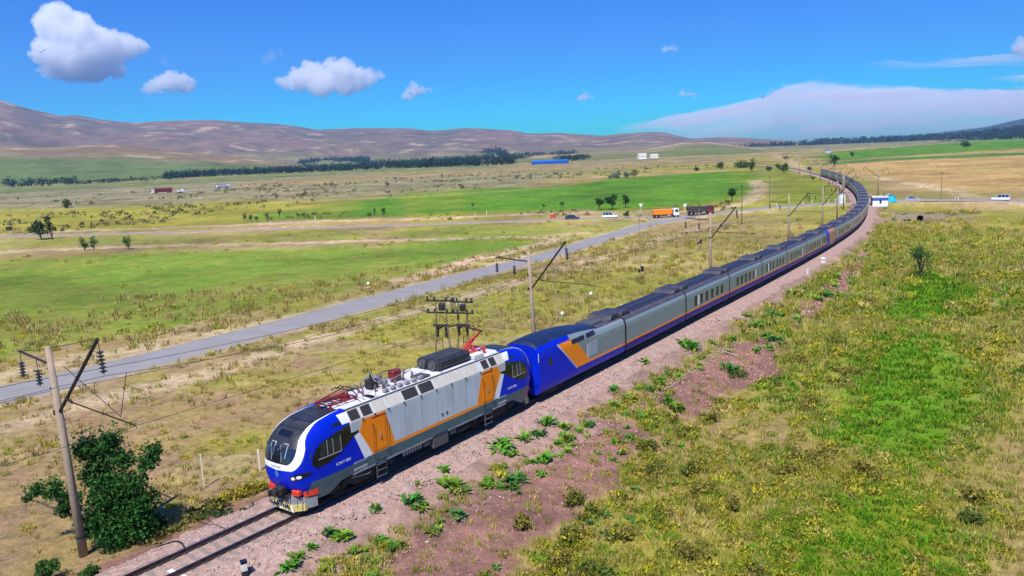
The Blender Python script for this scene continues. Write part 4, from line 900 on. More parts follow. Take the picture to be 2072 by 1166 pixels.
def make_end_car(label, name, flipv=1):
    """coach with a tall blue fairing at the +Y end, blue and orange slanted bands"""
    r = empty(name, (0, 0, 0), 0, label, 'coach'); L_ = 12.86; y0, y1 = -L_ / 2, L_ / 2
    b = MB(); ys = [y1, y1 - .25, 4.2, 2.2, .6, -1.0, -2.4, y0]; top = [3.84, 4.0, 4.08, 4.02, 3.9, 3.7, 3.47, 3.45]
    G = []; ms = []
    for y, t in zip(ys, top):
        k = (t - 3.45) / .75
        R_ = [(1.18, .42), (1.36, .56), (1.45, .86), (1.47, 1.12), (1.475, 1.6), (1.475, 2.55), (1.45 + .02 * k, 2.85 + .2 * k), (1.36 + .06 * k, 3.1 + .38 * k), (1.20 + .02 * k, 3.28 + .60 * k), (.85, 3.40 + .72 * k), (.4, 3.45 + .75 * k)]
        G.append([(x, y, z) for x, z in R_] + [(-x, y, z) for x, z in R_[::-1]])
    n = len(G[0])
    for i in range(len(ys) - 1):
        for j in range(n):
            q = [G[i][j], G[i][(j + 1) % n], G[i + 1][(j + 1) % n], G[i + 1][j]]; z = sum(p[2] for p in q) / 4; ym = (ys[i] + ys[i + 1]) / 2
            roofq = j in (8, 9, 10, 11, 12)
            b.add(q, [(0, 1, 2, 3)], (3 if ym > -2 else 2) if roofq else 0 if z < 1.10 or ym > 2.6 else 1)
    b.add(G[0] + G[-1], [tuple(range(n)), tuple(range(n, 2 * n))], 0); b.build('body', [p_blue, p_coach, p_plum, p_navy], r)
    for sx in (-1, 1):
        def side(nm, poly, m, off):
            # polygon rows in (y, z), pressed onto the side
            zz = np.linspace(poly[0][1], poly[1][1], 10); Gd = []
            for z in zz:
                t = (z - poly[0][1]) / (poly[1][1] - poly[0][1]); a = poly[0][0] + (poly[1][0] - poly[0][0]) * t; c = poly[2][0] + (poly[3][0] - poly[2][0]) * t
                row = []
                for y in np.linspace(a, c, 5):
                    k = np.clip((np.interp(y, ys[::-1], top[::-1]) - 3.45) / .75, 0, 1); x = np.interp(z, [.86, 1.12, 2.55, 2.85 + .2 * k, 3.1 + .38 * k, 3.28 + .6 * k], [1.45, 1.475, 1.475, 1.45 + .02 * k, 1.36 + .06 * k, 1.2 + .02 * k]); row.append((sx * (x + off), y, z))
                Gd.append(row)
            return MB().grid(Gd).build(nm, m, r)
        side('blue_panel', [(2.6, 1.1), (4.0, 3.45), (2.2, 1.1), (2.2, 3.45)], p_blue, .004)
        side('blue_panel', [(2.25, 1.1), (3.0, 2.3), (.9, 1.1), (2.26, 2.3)], p_blue, .005)
        side('white_line', [(1.42, 1.12), (4.05, 3.42), (1.28, 1.12), (3.88, 3.42)], p_silver, .012)
        side('orange_band', [(1.28, 1.16), (3.88, 3.42), (-.75, 1.16), (1.7, 3.42)], p_orange, .009)
        MB().box((sx * 1.481, -3.4, 1.23), (.014, 6.0, .15)).build('stripe', p_orange, r)
        for ya, yb in ((2.0, .15), (-.15, -1.55)):
            k = 0.45; zz = (3.0, 3.36)
            side('vent', [(yb, 3.02), (yb, 3.36), (ya, 3.02), (ya, 3.36)], p_panel, .02)
        g = MB().box((sx * 1.482, -.95, 2.05), (.016, 1.5, 1.0)).build('grille', p_silver, r); lv = MB()
        for z in np.arange(1.65, 2.5, .12): lv.box((sx * 1.492, -.95, z), (.012, 1.36, .035))
        lv.build('slats', p_lgrey, g)
        MB().tube([(sx * 1.47, 4.95, 2.45), (sx * 1.488, 4.95, 2.45)], .24, 16).build('window', p_black, r)
        MB().box((sx * 1.479, -4.1, 2.2), (.012, .8, 1.2)).build('hatch', p_coach, r)
        MB().tube([(sx * 1.46, 6.45, 2.75), (sx * 1.46, 6.45, 3.35)], .025, 6).build('handrail', p_silver, r)
        MB().tube([(sx * .55, 6.44, 2.3), (sx * .55, 6.46, 2.3)], .22, 14).build('end_window', p_black, r)
    MB().box((0, 6.44, 1.7), (.9, .04, 2.1)).build('end_door', p_cblue, r)
    MB().prism([(-4.75, 3.42), (-5.0, 3.78), (-6.3, 3.78), (-6.42, 3.42)], 'x', -1.02, 1.02).build('roof_unit', p_unit, r, bevel=.04)
    MB().box((0, -3.2, 3.5), (1.5, 1.6, .14)).build('roof_hatch', p_frame, r)
    e = MB(); ring = [(x * 1.004, .5 + (z - .5) * 1.003) for x, z in _half] + [(-x * 1.004, .5 + (z - .5) * 1.003) for x, z in _half[::-1]]
    e.grid([[(x, y, z) for x, z in ring] for y in (-L_ / 2 - .27, -L_ / 2 + .01)], closed=True); e.build('bellows', p_bell, r)
    bogie(r, 4.3, 2.2, .46, frame_x=1.05)
    MB().box((0, 0, .45), (2.1, 11.8, .26)).build('underframe', p_dark, r)
    MB().cbox((0, 6.55, .9), (.4, .5, .35), .06).build('coupler', p_dark, r)
    return r
def place(o, s, fwd=1):
    a, _ = P(s - 5); b, _ = P(s + 5); c, t = P(s); d = (a - b) if fwd > 0 else (b - a)
    yaw = math.atan2(-d[0], d[1]); pitch = math.atan2(d[2], math.hypot(d[0], d[1])); o.location = (a + b) / 2 * .35 + c * .65; o.rotation_euler = (pitch, 0, yaw)
S_NOSE = 7.2
place(loco, S_NOSE + 10.1); loco.scale = (1, 1, 1.085)
s = S_NOSE + 20.35 + CL / 2
pc = make_end_car('blue and silver end car with an orange slanted band, coupled behind the locomotive', 'power_car'); place(pc, s); s += CL
WORDS = ['first', 'second', 'third', 'fourth', 'fifth', 'sixth', 'seventh', 'eighth', 'ninth', 'tenth', 'eleventh', 'twelfth', 'thirteenth', 'fourteenth', 'fifteenth', 'sixteenth', 'seventeenth', 'eighteenth', 'nineteenth', 'twentieth', 'twenty-first', 'twenty-second', 'twenty-third', 'twenty-fourth', 'twenty-fifth', 'twenty-sixth']
gen = make_coach('windowless silver coach right behind the blue end car', win=(), white=None); place(gen, s); s += CL
kinds = [((3.9, 2.3, .7, -.9, -2.5, -4.0), 3.1), ((3.6, 2.0, .4, -1.2, -2.9), -3.7), ((4.2, 2.6, 1.0, -1.0, -2.6, -4.2), 3.4), ((4.0, 2.4, .8, -.8, -2.4), -3.2), ((4.4, 2.8, 1.2, -.4, -2.0, -3.6), None)]
protos = []
for k in range(5):
    o = make_coach('silver coach with dark windows, %s of the windowed coaches behind the windowless one' % WORDS[k], *kinds[k]); place(o, s); s += CL; protos.append(o)
mid = make_coach('silver coach with blue and salmon bands in the middle of the train', win=(5.2, 4.2, 3.2), name='banded_coach'); del mid['group']
p_salmon = mat('salmon_paint', (.55, .22, .12), .4, var=.06, dirt=DU, dirt_amt=.3)
for sx in (-1, 1):
    for nm, y0_, y1_, sl, m in (('blue_band', 2.4, -.6, .9, p_blue), ('salmon_band', -.62, -6.3, .9, p_salmon)):
        MB().grid([[(sx * (np.interp(z, [.5, .56, .86, 1.12, 2.55, 2.85, 3.1, 3.28], [1.3, 1.36, 1.45, 1.47, 1.475, 1.45, 1.36, 1.2]) + .016), y + (sl * (z - 1.8) / 1.3 if not (nm == 'salmon_band' and y == y1_) else 0), z) for y in np.linspace(y0_, y1_, 4)] for z in (.52, .7, .9, 1.12, 1.6, 2.1, 2.55, 2.85, 3.1, 3.27)]).build(nm, m, mid)
place(mid, s); s += CL
k = 0
while s < 474:
    o = copy_tree(protos[k % 5]); o['label'] = 'silver coach on the far bend, %s behind the blue and salmon banded coach' % WORDS[k]; place(o, s); s += CL; k += 1
# ------------------------------------------------------------------ overhead line poles
m_conc = mat('grey_concrete', (.30, .235, .17), .9, var=.16, scale=1.4, bump=.25, bscale=14, dirt=(.2, .16, .12), dirt_amt=.5)
m_steel = mat('black_steel', (.022, .021, .022), .6, .4, var=.25, dirt=(.10, .06, .04), dirt_amt=.4)
m_ins = mat('dark_insulator', (.022, .03, .028), .3, var=.2, coat=.3)
m_wire = mat('bare_wire', (.10, .09, .085), .5, .6, var=.1)
def line_pole(s, off, label, lean=.07, top=9.5, flipx=1, group='overhead line poles along the track'):
    """concrete pole with a slanted bracket over the track; local +X points at the track"""
    p, t = P(s, off); z = terrain(p[0], p[1])[0]; zr = P(s)[0][2]; h0 = zr - z
    r = empty('catenary_pole', (p[0], p[1], z), -t if off < 0 else -t + math.pi, label, 'pole', group)
    D = abs(off)                                   # distance to the track centre
    T = top + h0; lx = lambda q: -lean * (q / T)   # slight outward lean
    pl = MB().tube([(0, 0, -.5), (lx(T / 2), 0, T / 2), (lx(T), 0, T)], [.20, .17, .135], 14).build('mast', m_conc, r, smooth=True)
    MB().tube([(lx(1) , 0, .9), (lx(1), 0, .98)], .205, 14).tube([(lx(T), 0, T - 2.0), (lx(T), 0, T - 1.9)], .16, 12).tube([(lx(T), 0, 5.7 + h0), (lx(T), 0, 5.9 + h0)], .18, 12).build('clamp', m_steel, pl)
    st = np.array([lx(T) + .12, 0, 5.75 + h0]); tip = np.array([D - 2.0, 0, 9.75 + h0])
    MB().tube([st, tip], .075, 8).build('bracket_strut', m_steel, r)
    MB().tube([(lx(T), 0, T - .1), tip], .016, 5).build('stay_wire', m_steel, r)
    def string(a, n=6, L_=.95, tilt=(0, 0)):
        b = MB(); a = np.array(a); q = np.array([tilt[0], tilt[1], -1.0]); q /= np.linalg.norm(q); b.tube([a, a + q * (L_ + .55)], .018, 5)
        for k in range(n): c = a + q * (.5 + k * L_ / n); b.tube([c, c + q * .05, c + q * .07], [.05, .15, .15], 10); b.tube([c + q * .07, c + q * .13], [.15, .04], 10)
        return b.build('insulator_string', m_ins, r)
    string(tip, tilt=(.10, 0)); ax = lx(T)
    MB().tube([(ax - .1, 0, 8.05 + h0), (ax - 3.25, 0, 8.28 + h0)], .055, 7).tube([(ax - 3.2, 0, 8.28 + h0), (ax, 0, T - .15)], .018, 5).build('crossarm', m_steel, r)
    string((ax - 3.2, 0, 8.25 + h0), 5, .75); string((ax - 1.45, 0, 8.1 + h0), 5, .75)
    mid_ = st + (tip - st) * .22
    a = MB().tube([mid_, mid_ + (.5, 0, -.1)], .06, 7).tube([mid_ + (.5, 0, -.1), (D + .2, 0, 6.45 + h0)], .032, 6).tube([(D + .2, 0, 6.45 + h0), (D + .3, 0, 6.45 + h0 - .1)], .018, 5)
    a.tube([(mid_[0] + .15, 0, mid_[2] + 1.5), (D - .9, 0, 6.62 + h0)], .018, 5).tube([(D - .9, 0, 6.6 + h0), (D + .05, 0, 8.6 + h0)], .016, 5); a.build('registration_arm', m_steel, r)
    return r, dict(s=s, feeders=[(off - (3.2 - lx(T)) if off < 0 else off, 6.75), (off - 1.55 if off < 0 else off, 6.6)], tip=(off + (D - 2.0) + .12 if off < 0 else 0, 8.2), arm=(.3, 6.45))
POLES = []
_lab = ['nearest concrete overhead line pole with a slanted black bracket, beside the dark green bush', 'concrete overhead line pole with a slanted black bracket behind the blue end car', 'concrete line pole behind the windowed coaches, below the dark red truck',
        'concrete line pole in the grass behind the middle coaches', 'slender concrete pole just before the level crossing, left of the train']
for k, (s, lb) in enumerate(zip([0.9, 37.5, 81.0, 126.0, 165.0], _lab)):
    r, d = line_pole(s, -6.3 if k < 1 else -5.2, lb, lean=(.55, .3, .1, .1, .1)[k], top=(8.9, 8.9, 9.0, 9.6, 9.6)[k]); POLES.append(d)
for k, s in enumerate([201, 242, 288, 336, 384, 432, 485, 545, 610]):
    r, d = line_pole(s, -5.4, 'distant concrete pole by the far bend, %s beyond the level crossing' % WORDS[k], lean=.1); POLES.append(d)
def wire(pts, rad, label, nm='overhead_wire', grp='overhead wires along the railway'):
    b = MB(); b.tube(pts, rad, 4); return tag(b.build(nm, m_wire), label, 'wire', grp)
def span(key, idx, rad, sag, label):
    pts = []
    for a, b in zip(POLES[:-1], POLES[1:]):
        oa, ob = (a[key] if idx is None else a[key][idx]), (b[key] if idx is None else b[key][idx])
        for u in np.linspace(0, 1, 13)[:-1]:
            q, _ = P(a['s'] + (b['s'] - a['s']) * u, oa[0] + (ob[0] - oa[0]) * u, oa[1] + (ob[1] - oa[1]) * u - 4 * sag * u * (1 - u)); pts.append(q)
    q0, _ = P(-40, POLES[0][key][0] if idx is None else POLES[0][key][idx][0], POLES[0][key][1] if idx is None else POLES[0][key][idx][1]); pts.insert(0, q0)
    return wire(pts, rad, label)
span('feeders', 0, .014, .5, 'thin outer feeder wire under the outermost insulators of the poles'); span('feeders', 1, .014, .5, 'thin inner feeder wire under the inner insulators of the poles')
span('tip', None, .012, .9, 'thin carrier wire hung from the bracket tips'); span('arm', None, .012, 0.0, 'thin contact wire over the train roofs')

# a pole on the right of the far bend
_r = line_pole(300, 7.0, 'bracketed pole right of the far bend, against the tan field', lean=.1)[0]

# twin wooden frames with transformers behind the locomotive
m_wood = mat('weathered_timber', (.17, .125, .085), .9, var=.25, scale=4, dirt=(.08, .06, .05), dirt_amt=.5)
def power_frame(px, py, h, label, rz, w=1.5):
    p = at(px, py); r = empty('power_line_frame', p, rz, label, 'pylon', 'twin-legged power line frames')
    for s in (-1, 1):
        MB().tube([(s * w * .62, 0, -.3), (s * w * .36, 0, h * .62), (s * w * .30, 0, h)], [.085, .075, .06], 8).build('leg', m_wood, r)
    b = MB()
    for z in (h * .97, h * .80): b.box((0, 0, z), (w * 1.9, .12, .12))
    b.box((0, 0, h * .62), (w * 1.1, .14, .14)); b.box((0, 0, h * .6), (.16, w * 1.3, .12)); b.build('crossarm', m_steel, r)
    for z in (h * .97, h * .80):
        for x in (-.85, -.4, .4, .85): MB().tube([(x * w, 0, z + .05), (x * w, 0, z + .16), (x * w, 0, z + .34)], [.05, .11, .07], 8).build('insulator', m_ins, r)
    MB().cbox((w * .08, 0, h * .885), (.5, .45, .6), .06).build('switch_box', m_steel, r)
    f = MB()
    for s in (-1, 1): f.tube([(s * .4, .0, h * .6), (s * .4, 0, h * .45)], [.16, .1], 8); f.tube([(s * .5, 0, h * .8), (s * .42, 0, h * .6)], .03, 5)
    f.tube([(0, 0, h * .45), (-.05, .1, h * .3), (.02, .05, 1.2), (0, 0, 0)], .03, 5); f.build('fuse_holder', m_steel, r)
    return r
power_frame(899, 744, 6.1, 'dark twin-legged power line frame behind the locomotive roof, with more gear on top', -.35, 1.4)
power_frame(941, 738, 5.7, 'thinner twin-legged power line frame just left of the raised pantograph', -.35, 1.1)

# plain utility poles
def utility_pole(px, py, h, label, arm=1.4, m=m_wood, rz=0.3, gear=False, cat='pole', rad=.11, group='utility poles on the plain'):
    p = at(px, py); r = empty('utility_pole', p, rz, label, cat, group)
    MB().tube([(0, 0, -.3), (0, 0, h)], [rad, rad * .65], 8).build('mast', m, r)
    if arm:
        b = MB().box((0, .08, h - .35), (arm, .08, .1)); 
        for x in (-.45, .45): b.tube([(x * arm, .08, h - .3), (x * arm, .08, h - .05)], [.06, .03], 6)
        b.build('crossarm', m_steel, r)
    if gear: MB().cbox((.3, 0, h * .16), (.35, .35, .8), .05).cbox((-.05, .1, h * .13), (.45, .3, .5), .04).build('meter_box', m_steel, r)
    return r
utility_pole(1296, 566, 9.5, 'slim pole with a box at its foot beside the grey road, behind the coaches', .5, m_conc, gear=True, rad=.075)
utility_pole(1128, 652, 8.2, 'thin pale pole standing behind the first silver coach', .0, m_conc, rad=.07)
utility_pole(1415, 502, 8.0, 'slim pole left of the concrete line pole, under its insulators', .6, m_conc, gear=True, rad=.08)
utility_pole(1501, 455, 10.5, 'tall dark lamp pole rising beside the road right of the two trucks', .7, m_steel)
utility_pole(1557, 415, 10.0, 'thin pole in the dry grass right of the round tree', .8)
utility_pole(1903, 420, 8.6, 'single dark pole beside the crossing road between the hut and the white car', 1.0)
for k, (x, y, hh, lb) in enumerate([(28, 474, 9.5, 'thin leaning pole at the left edge by the dark road sign'), (224, 455, 9.5, 'thin pole in the olive meadow right of the two windblown trees'), (391, 437, 8.5, 'thin pole in the meadow below the red lorry'), (527, 420, 8.5, 'thin pole in the meadow above the row of little trees'), (633, 409, 8.5, 'thin pole at the upper left corner of the green field'), (722, 399, 6, 'short pole on the upper edge of the green field')]):
    utility_pole(x, y, hh, lb, .7, m_conc, rad=.09)
def pylon(px, py, h, label):
    p = at(px, py); r = empty('lattice_pylon', p, .3, label, 'pylon', 'far lattice pylons'); b = MB(); w = h * .1
    for sx in (-1, 1):
        for sy in (-1, 1): b.tube([(sx * w, sy * w, 0), (sx * w * .2, sy * w * .2, h)], .22, 4)
    for k in range(6):
        z0, z1 = h * k / 6, h * (k + 1) / 6; a, c = w * (1 - .8 * k / 6), w * (1 - .8 * (k + 1) / 6)
        for s in (-1, 1): b.tube([(-a, s * a, z0), (c, s * c, z1)], .12, 4); b.tube([(a, s * a, z0), (-c, s * c, z1)], .12, 4)
    b.build('lattice', m_steel, r); a = MB()
    for z in (h * .8, h * .95): a.box((0, 0, z), (h * .3, .3, .3))
    a.build('crossarm', m_steel, r)
pylon(376, 322, 30, 'faint lattice pylon at the foot of the brown hills'); pylon(8, 330, 30, 'faint lattice pylon at the far left under the hills')

# white posts
m_post = mat('whitewashed_post', (.66, .62, .55), .8, var=.12, dirt=(.3, .25, .18), dirt_amt=.4)
def post(px, py, h, label, grp=None, w=.14, black=None, name='marker_post'):
    p = at(px, py); r = empty(name, p, .5, label, 'post', grp)
    MB().box((0, 0, h / 2 - .1), (w, w, h + .2)).build('shaft', m_post, r, bevel=.015)
    if black == 'top': MB().box((0, 0, h + .03), (w + .02, w + .02, .10)).build('cap', p_black, r); MB().box((0, 0, h * .3), (w + .012, w + .012, h * .42)).build('band', p_black, r)
    return r
for k in range(16):
    p, t = P(46 + k * 6.4, -7.2 + .4 * math.sin(k * 2.1)); z = terrain(p[0], p[1])[0]
    r = empty('fence_post', (p[0], p[1], z), -t, 'pale concrete fence post in the row behind the coaches', 'post', 'fence posts in a row behind the coaches')
    MB().box((0, 0, .75), (.13, .13, 1.9)).build('shaft', m_post, r, bevel=.01)
post(413, 984, 2.0, 'thin white post with a hooked top standing left of the locomotive', w=.07); post(526, 950, 1.3, 'short pale post just left of the locomotive windscreen', w=.10)
post(496, 1170, .72, 'black and white kilometre post at the bottom edge, right of the rails', w=.25, black='top')
post(1634, 556, .8, 'small white post beside the ballast, nearer of two by the coaches', w=.28); 
p = at(1665, 532); r = empty('kilometre_stone', p, .3, 'small white domed marker with a dark band beside the ballast', 'marker')
MB().tube([(0, 0, -.2), (0, 0, .35), (0, 0, .42)], [.42, .42, .40], 12).build('base', m_post, r); MB().tube([(0, 0, .42), (0, 0, .6)], .34, 12).build('band', p_dark, r); MB().tube([(0, 0, .6), (0, 0, .78), (0, 0, .88)], [.42, .36, .12], 12).build('cap', p_white, r)
for x, y in [(548, 458), (638, 448), (962, 441), (985, 436)]: post(x, y, 1.7, 'small pale post between the dirt track and the gravel road', 'pale posts along the gravel road', .2)
for x, y in [(1571, 424), (1624, 420), (1643, 419), (1676, 417), (1690, 416)]: post(x, y, 1.2, 'small white guard post along the level crossing road', 'white guard posts at the level crossing', .22)
for x, y in [(1932, 416), (1938, 421)]: post(x, y, 2.2 if x == 1932 else 1.0, 'white post right of the dark pole on the crossing road' if x == 1932 else 'short white post beside the taller white one on the crossing road', None, .22)
p = at(1703, 418); r = empty('signal_cabinet', p, .2, 'tall white cabinet beside the track at the level crossing', 'cabinet'); MB().cbox((0, 0, 1.6), (1.8, 1.2, 3.2), .06).build('housing', p_white, r); MB().box((0, 0, 3.25), (2.0, 1.4, .12)).build('roof', p_lgrey, r)
for x, y, h, lb in [(1297, 434, 2.6, 'white road sign post left of the orange truck'), (1386, 438, 3.0, 'white triangular sign between the two trucks')]:
    p = at(x, y); r = empty('road_sign', p, .2, lb, 'sign'); MB().tube([(0, 0, 0), (0, 0, h)], .06, 6).build('pole', m_post, r); MB().prism([(-.75, h + .9), (.75, h + .9), (0, h - .3)], 'y', -.04, .04).build('sign_face', p_white, r)
p = at(1119, 444); r = empty('warning_board', p, .1, 'small red board by the gravel road left of the dark car', 'sign'); MB().box((-.6, 0, .4), (.1, .1, .9)).box((.6, 0, .4), (.1, .1, .9)).build('legs', m_steel, r); MB().box((0, 0, 1.15), (1.7, .08, 1.0)).build('board', p_red, r)
p = at(20, 473); r = empty('road_sign', p, .1, 'dark rectangular road sign at the left edge by the gravel road', 'sign'); MB().box((-.8, 0, .8), (.12, .12, 1.8)).box((.8, 0, .8), (.12, .12, 1.8)).build('legs', m_conc, r); MB().box((0, 0, 2.1), (2.4, .1, 1.5)).build('board', p_dark, r)

# a cable crossing the ballast in front of the locomotive and a fallen branch on the bank
_c = []
for s, o in [(9.0 - 6.2, -3.2), (3.2, -2.7), (3.3, -2.2), (3.2, -1.6), (3.0, -1.1), (2.9, -.85)]:
    q, _t0 = P(s, o); hz = np.interp(o, _of, _hz); _c.append(q + np.array([0, 0, hz + .05]))
tag(MB().tube(smooth_line(_c, .15), .045, 6).build('cable', p_black), 'black cable lying across the ballast in front of the locomotive', 'cable')
_c = [at(*q) + np.array([0, 0, .08 + .05 * k]) for k, q in enumerate([(1446, 704), (1462, 711), (1480, 716), (1494, 722)])]
tag(MB().tube(smooth_line(_c, .3), [.05] * len(smooth_line(_c, .3)), 6).build('fallen_branch', mat('bleached_wood', (.36, .3, .22), .9, var=.2)), 'pale fallen branch lying on the gravel bank', 'branch')
for x, y, lb in [(1138, 636, 'white boulder beside a small dark hole behind the first coach'), (1196, 596, 'small white stone left of the windowless coach'), (745, 575, 'tiny white stone on the meadow edge')]:
    V, T = rock_tpl(3); p = at(x, y); o = tri_mesh('boulder', V * .5, T, p_white); o.location = p + np.array([0, 0, .15]); tag(o, lb, 'stone')

# ------------------------------------------------------------------ road vehicles (local +Y forward)
p_car_w = mat('white_car_paint', (.74, .75, .78), .25, var=.02, coat=.7, dirt=DU, dirt_amt=.08); p_car_d = mat('dark_blue_car_paint', (.03, .035, .07), .25, var=.04, coat=.7); p_car_s = mat('silver_car_paint', (.5, .54, .62), .3, .3, var=.03, coat=.5)
p_tyre = mat('rubber', (.012, .012, .013), .9, var=.2, dirt=(.1, .08, .06), dirt_amt=.3); p_rim = mat('wheel_rim', (.4, .4, .42), .35, .7, var=.05)
def road_wheel(par, x, y, r, w=.24):
    s = 1 if x > 0 else -1
    o = MB().tube([(x - s * w, y, r), (x - s * w * .9, y, r), (x - s * .02, y, r), (x, y, r)], [r * .88, r, r, r * .88], 18).build('wheel', p_tyre, par)
    MB().tube([(x, y, r), (x + s * .015, y, r)], [r * .6, r * .5], 14).build('rim', p_rim, o)
def car(px, py, label, paint, yaw, L_=4.5, W=1.82, Hh=1.65, suv=True, lift=.1):
    p = at(px, py); r = empty('suv' if suv else 'car', p + np.array([0, 0, lift]), yaw, label, 'car'); hl = L_ / 2; wr = .36 if suv else .32; bl = Hh * .56
    b = MB(); low = .28
    out = [(-hl, .45), (-hl + .05, bl * .9), (-hl + .15, bl), (hl - 1.25, bl), (hl - .2, bl * .84), (hl, bl * .62), (hl - .03, low + .1), (hl - .2, low), (-hl + .2, low)]
    rows_ = []
    for x, sc in ((-W / 2, .94), (-W / 2 + .07, 1), (W / 2 - .07, 1), (W / 2, .94)): rows_.append([(x, y * sc, low + (z - low) * (sc * .06 + .94)) for y, z in out])
    b.grid(rows_, closed=True); b.add(rows_[0] + rows_[-1], [tuple(range(9)), tuple(range(9, 18))])
    body = b.build('body', paint, r, bevel=.03)
    ca = [(-hl + .22, bl - .02), (-hl + (.45 if suv else .95), Hh - .03), (-hl + 1.0 + (.2 if suv else .5), Hh), (hl - 2.1, Hh - .02), (hl - 1.3, bl - .02)] if suv or True else None
    g = MB(); rw = [[(sx * (W / 2 - .05 - (.16 if z > bl + .1 else 0)), y, z) for y, z in ca] for sx in (-1, 1)]
    g.grid(rw, closed=True); g.add(rw[0] + rw[1], [tuple(range(5)), tuple(range(5, 10))]); g.build('windows', p_glass, r)
    rf = MB(); top = ca[1:4]; rf.grid([[(sx * (W / 2 - .20), y, z + .025) for y, z in top] for sx in (-1, 1)]); rf.grid([[(sx * (W / 2 - .2), y, z - .06) for y, z in top] for sx in (-1, 1)]); rf.build('roof', paint, r)
    pl = MB()
    for sx in (-1, 1):
        for a, c in ((ca[0], ca[1]), (ca[3], ca[4]), ((-.25, bl), (-.3, Hh - .05)), ((-hl + 1.25, bl), (-hl + 1.2, Hh - .05))):
            pl.tube([(sx * (W / 2 - .04), a[0], a[1]), (sx * (W / 2 - .19), c[0], c[1])], .045, 5)
    pl.build('pillar', paint, r)
    for sx in (-1, 1):
        for y in (-hl + .85, hl - .9): road_wheel(r, sx * (W / 2 - .02), y, wr)
        MB().box((sx * (W / 2 - .3), hl - .06, bl * .72), (.4, .1, .16)).build('headlight', p_lamp, r); MB().box((sx * (W / 2 - .2), -hl + .03, bl * .8), (.25, .08, .2)).build('tail_light', p_red, r)
        MB().cbox((sx * (W / 2 + .08), hl - 1.55, bl + .08), (.18, .12, .14), .02).build('mirror', paint, r)
    return r
def along(name, px, fwd=1):
    l = ROADS[name]['line']; g = ground(*px); i = int(np.argmin(((l - g) ** 2).sum(1))); i = min(max(i, 1), len(l) - 2); d = l[i + 1] - l[i - 1]; d = d * fwd
    return math.atan2(-d[0], d[1])
car(2024, 419, 'white sport utility car driving on the crossing road at the right edge', p_car_w, along('crossing_road', (2024, 419), -1), 5.0, 1.95, 1.75)
car(1234, 441, 'white estate car on the gravel road left of the orange truck', p_car_w, along('gravel_road', (1234, 441), 1), 5.2, 1.95, 1.8)
car(1158, 444, 'dark saloon car on the gravel road, left of the white estate car', p_car_d, along('gravel_road', (1158, 444), 1), 5.0, 1.85, 1.45, False)
car(1846, 419, 'silver car half sunk behind the verge right of the turquoise shed', p_car_s, along('crossing_road', (1846, 419), 1), 4.4, 1.8, 1.4, False, -.4)
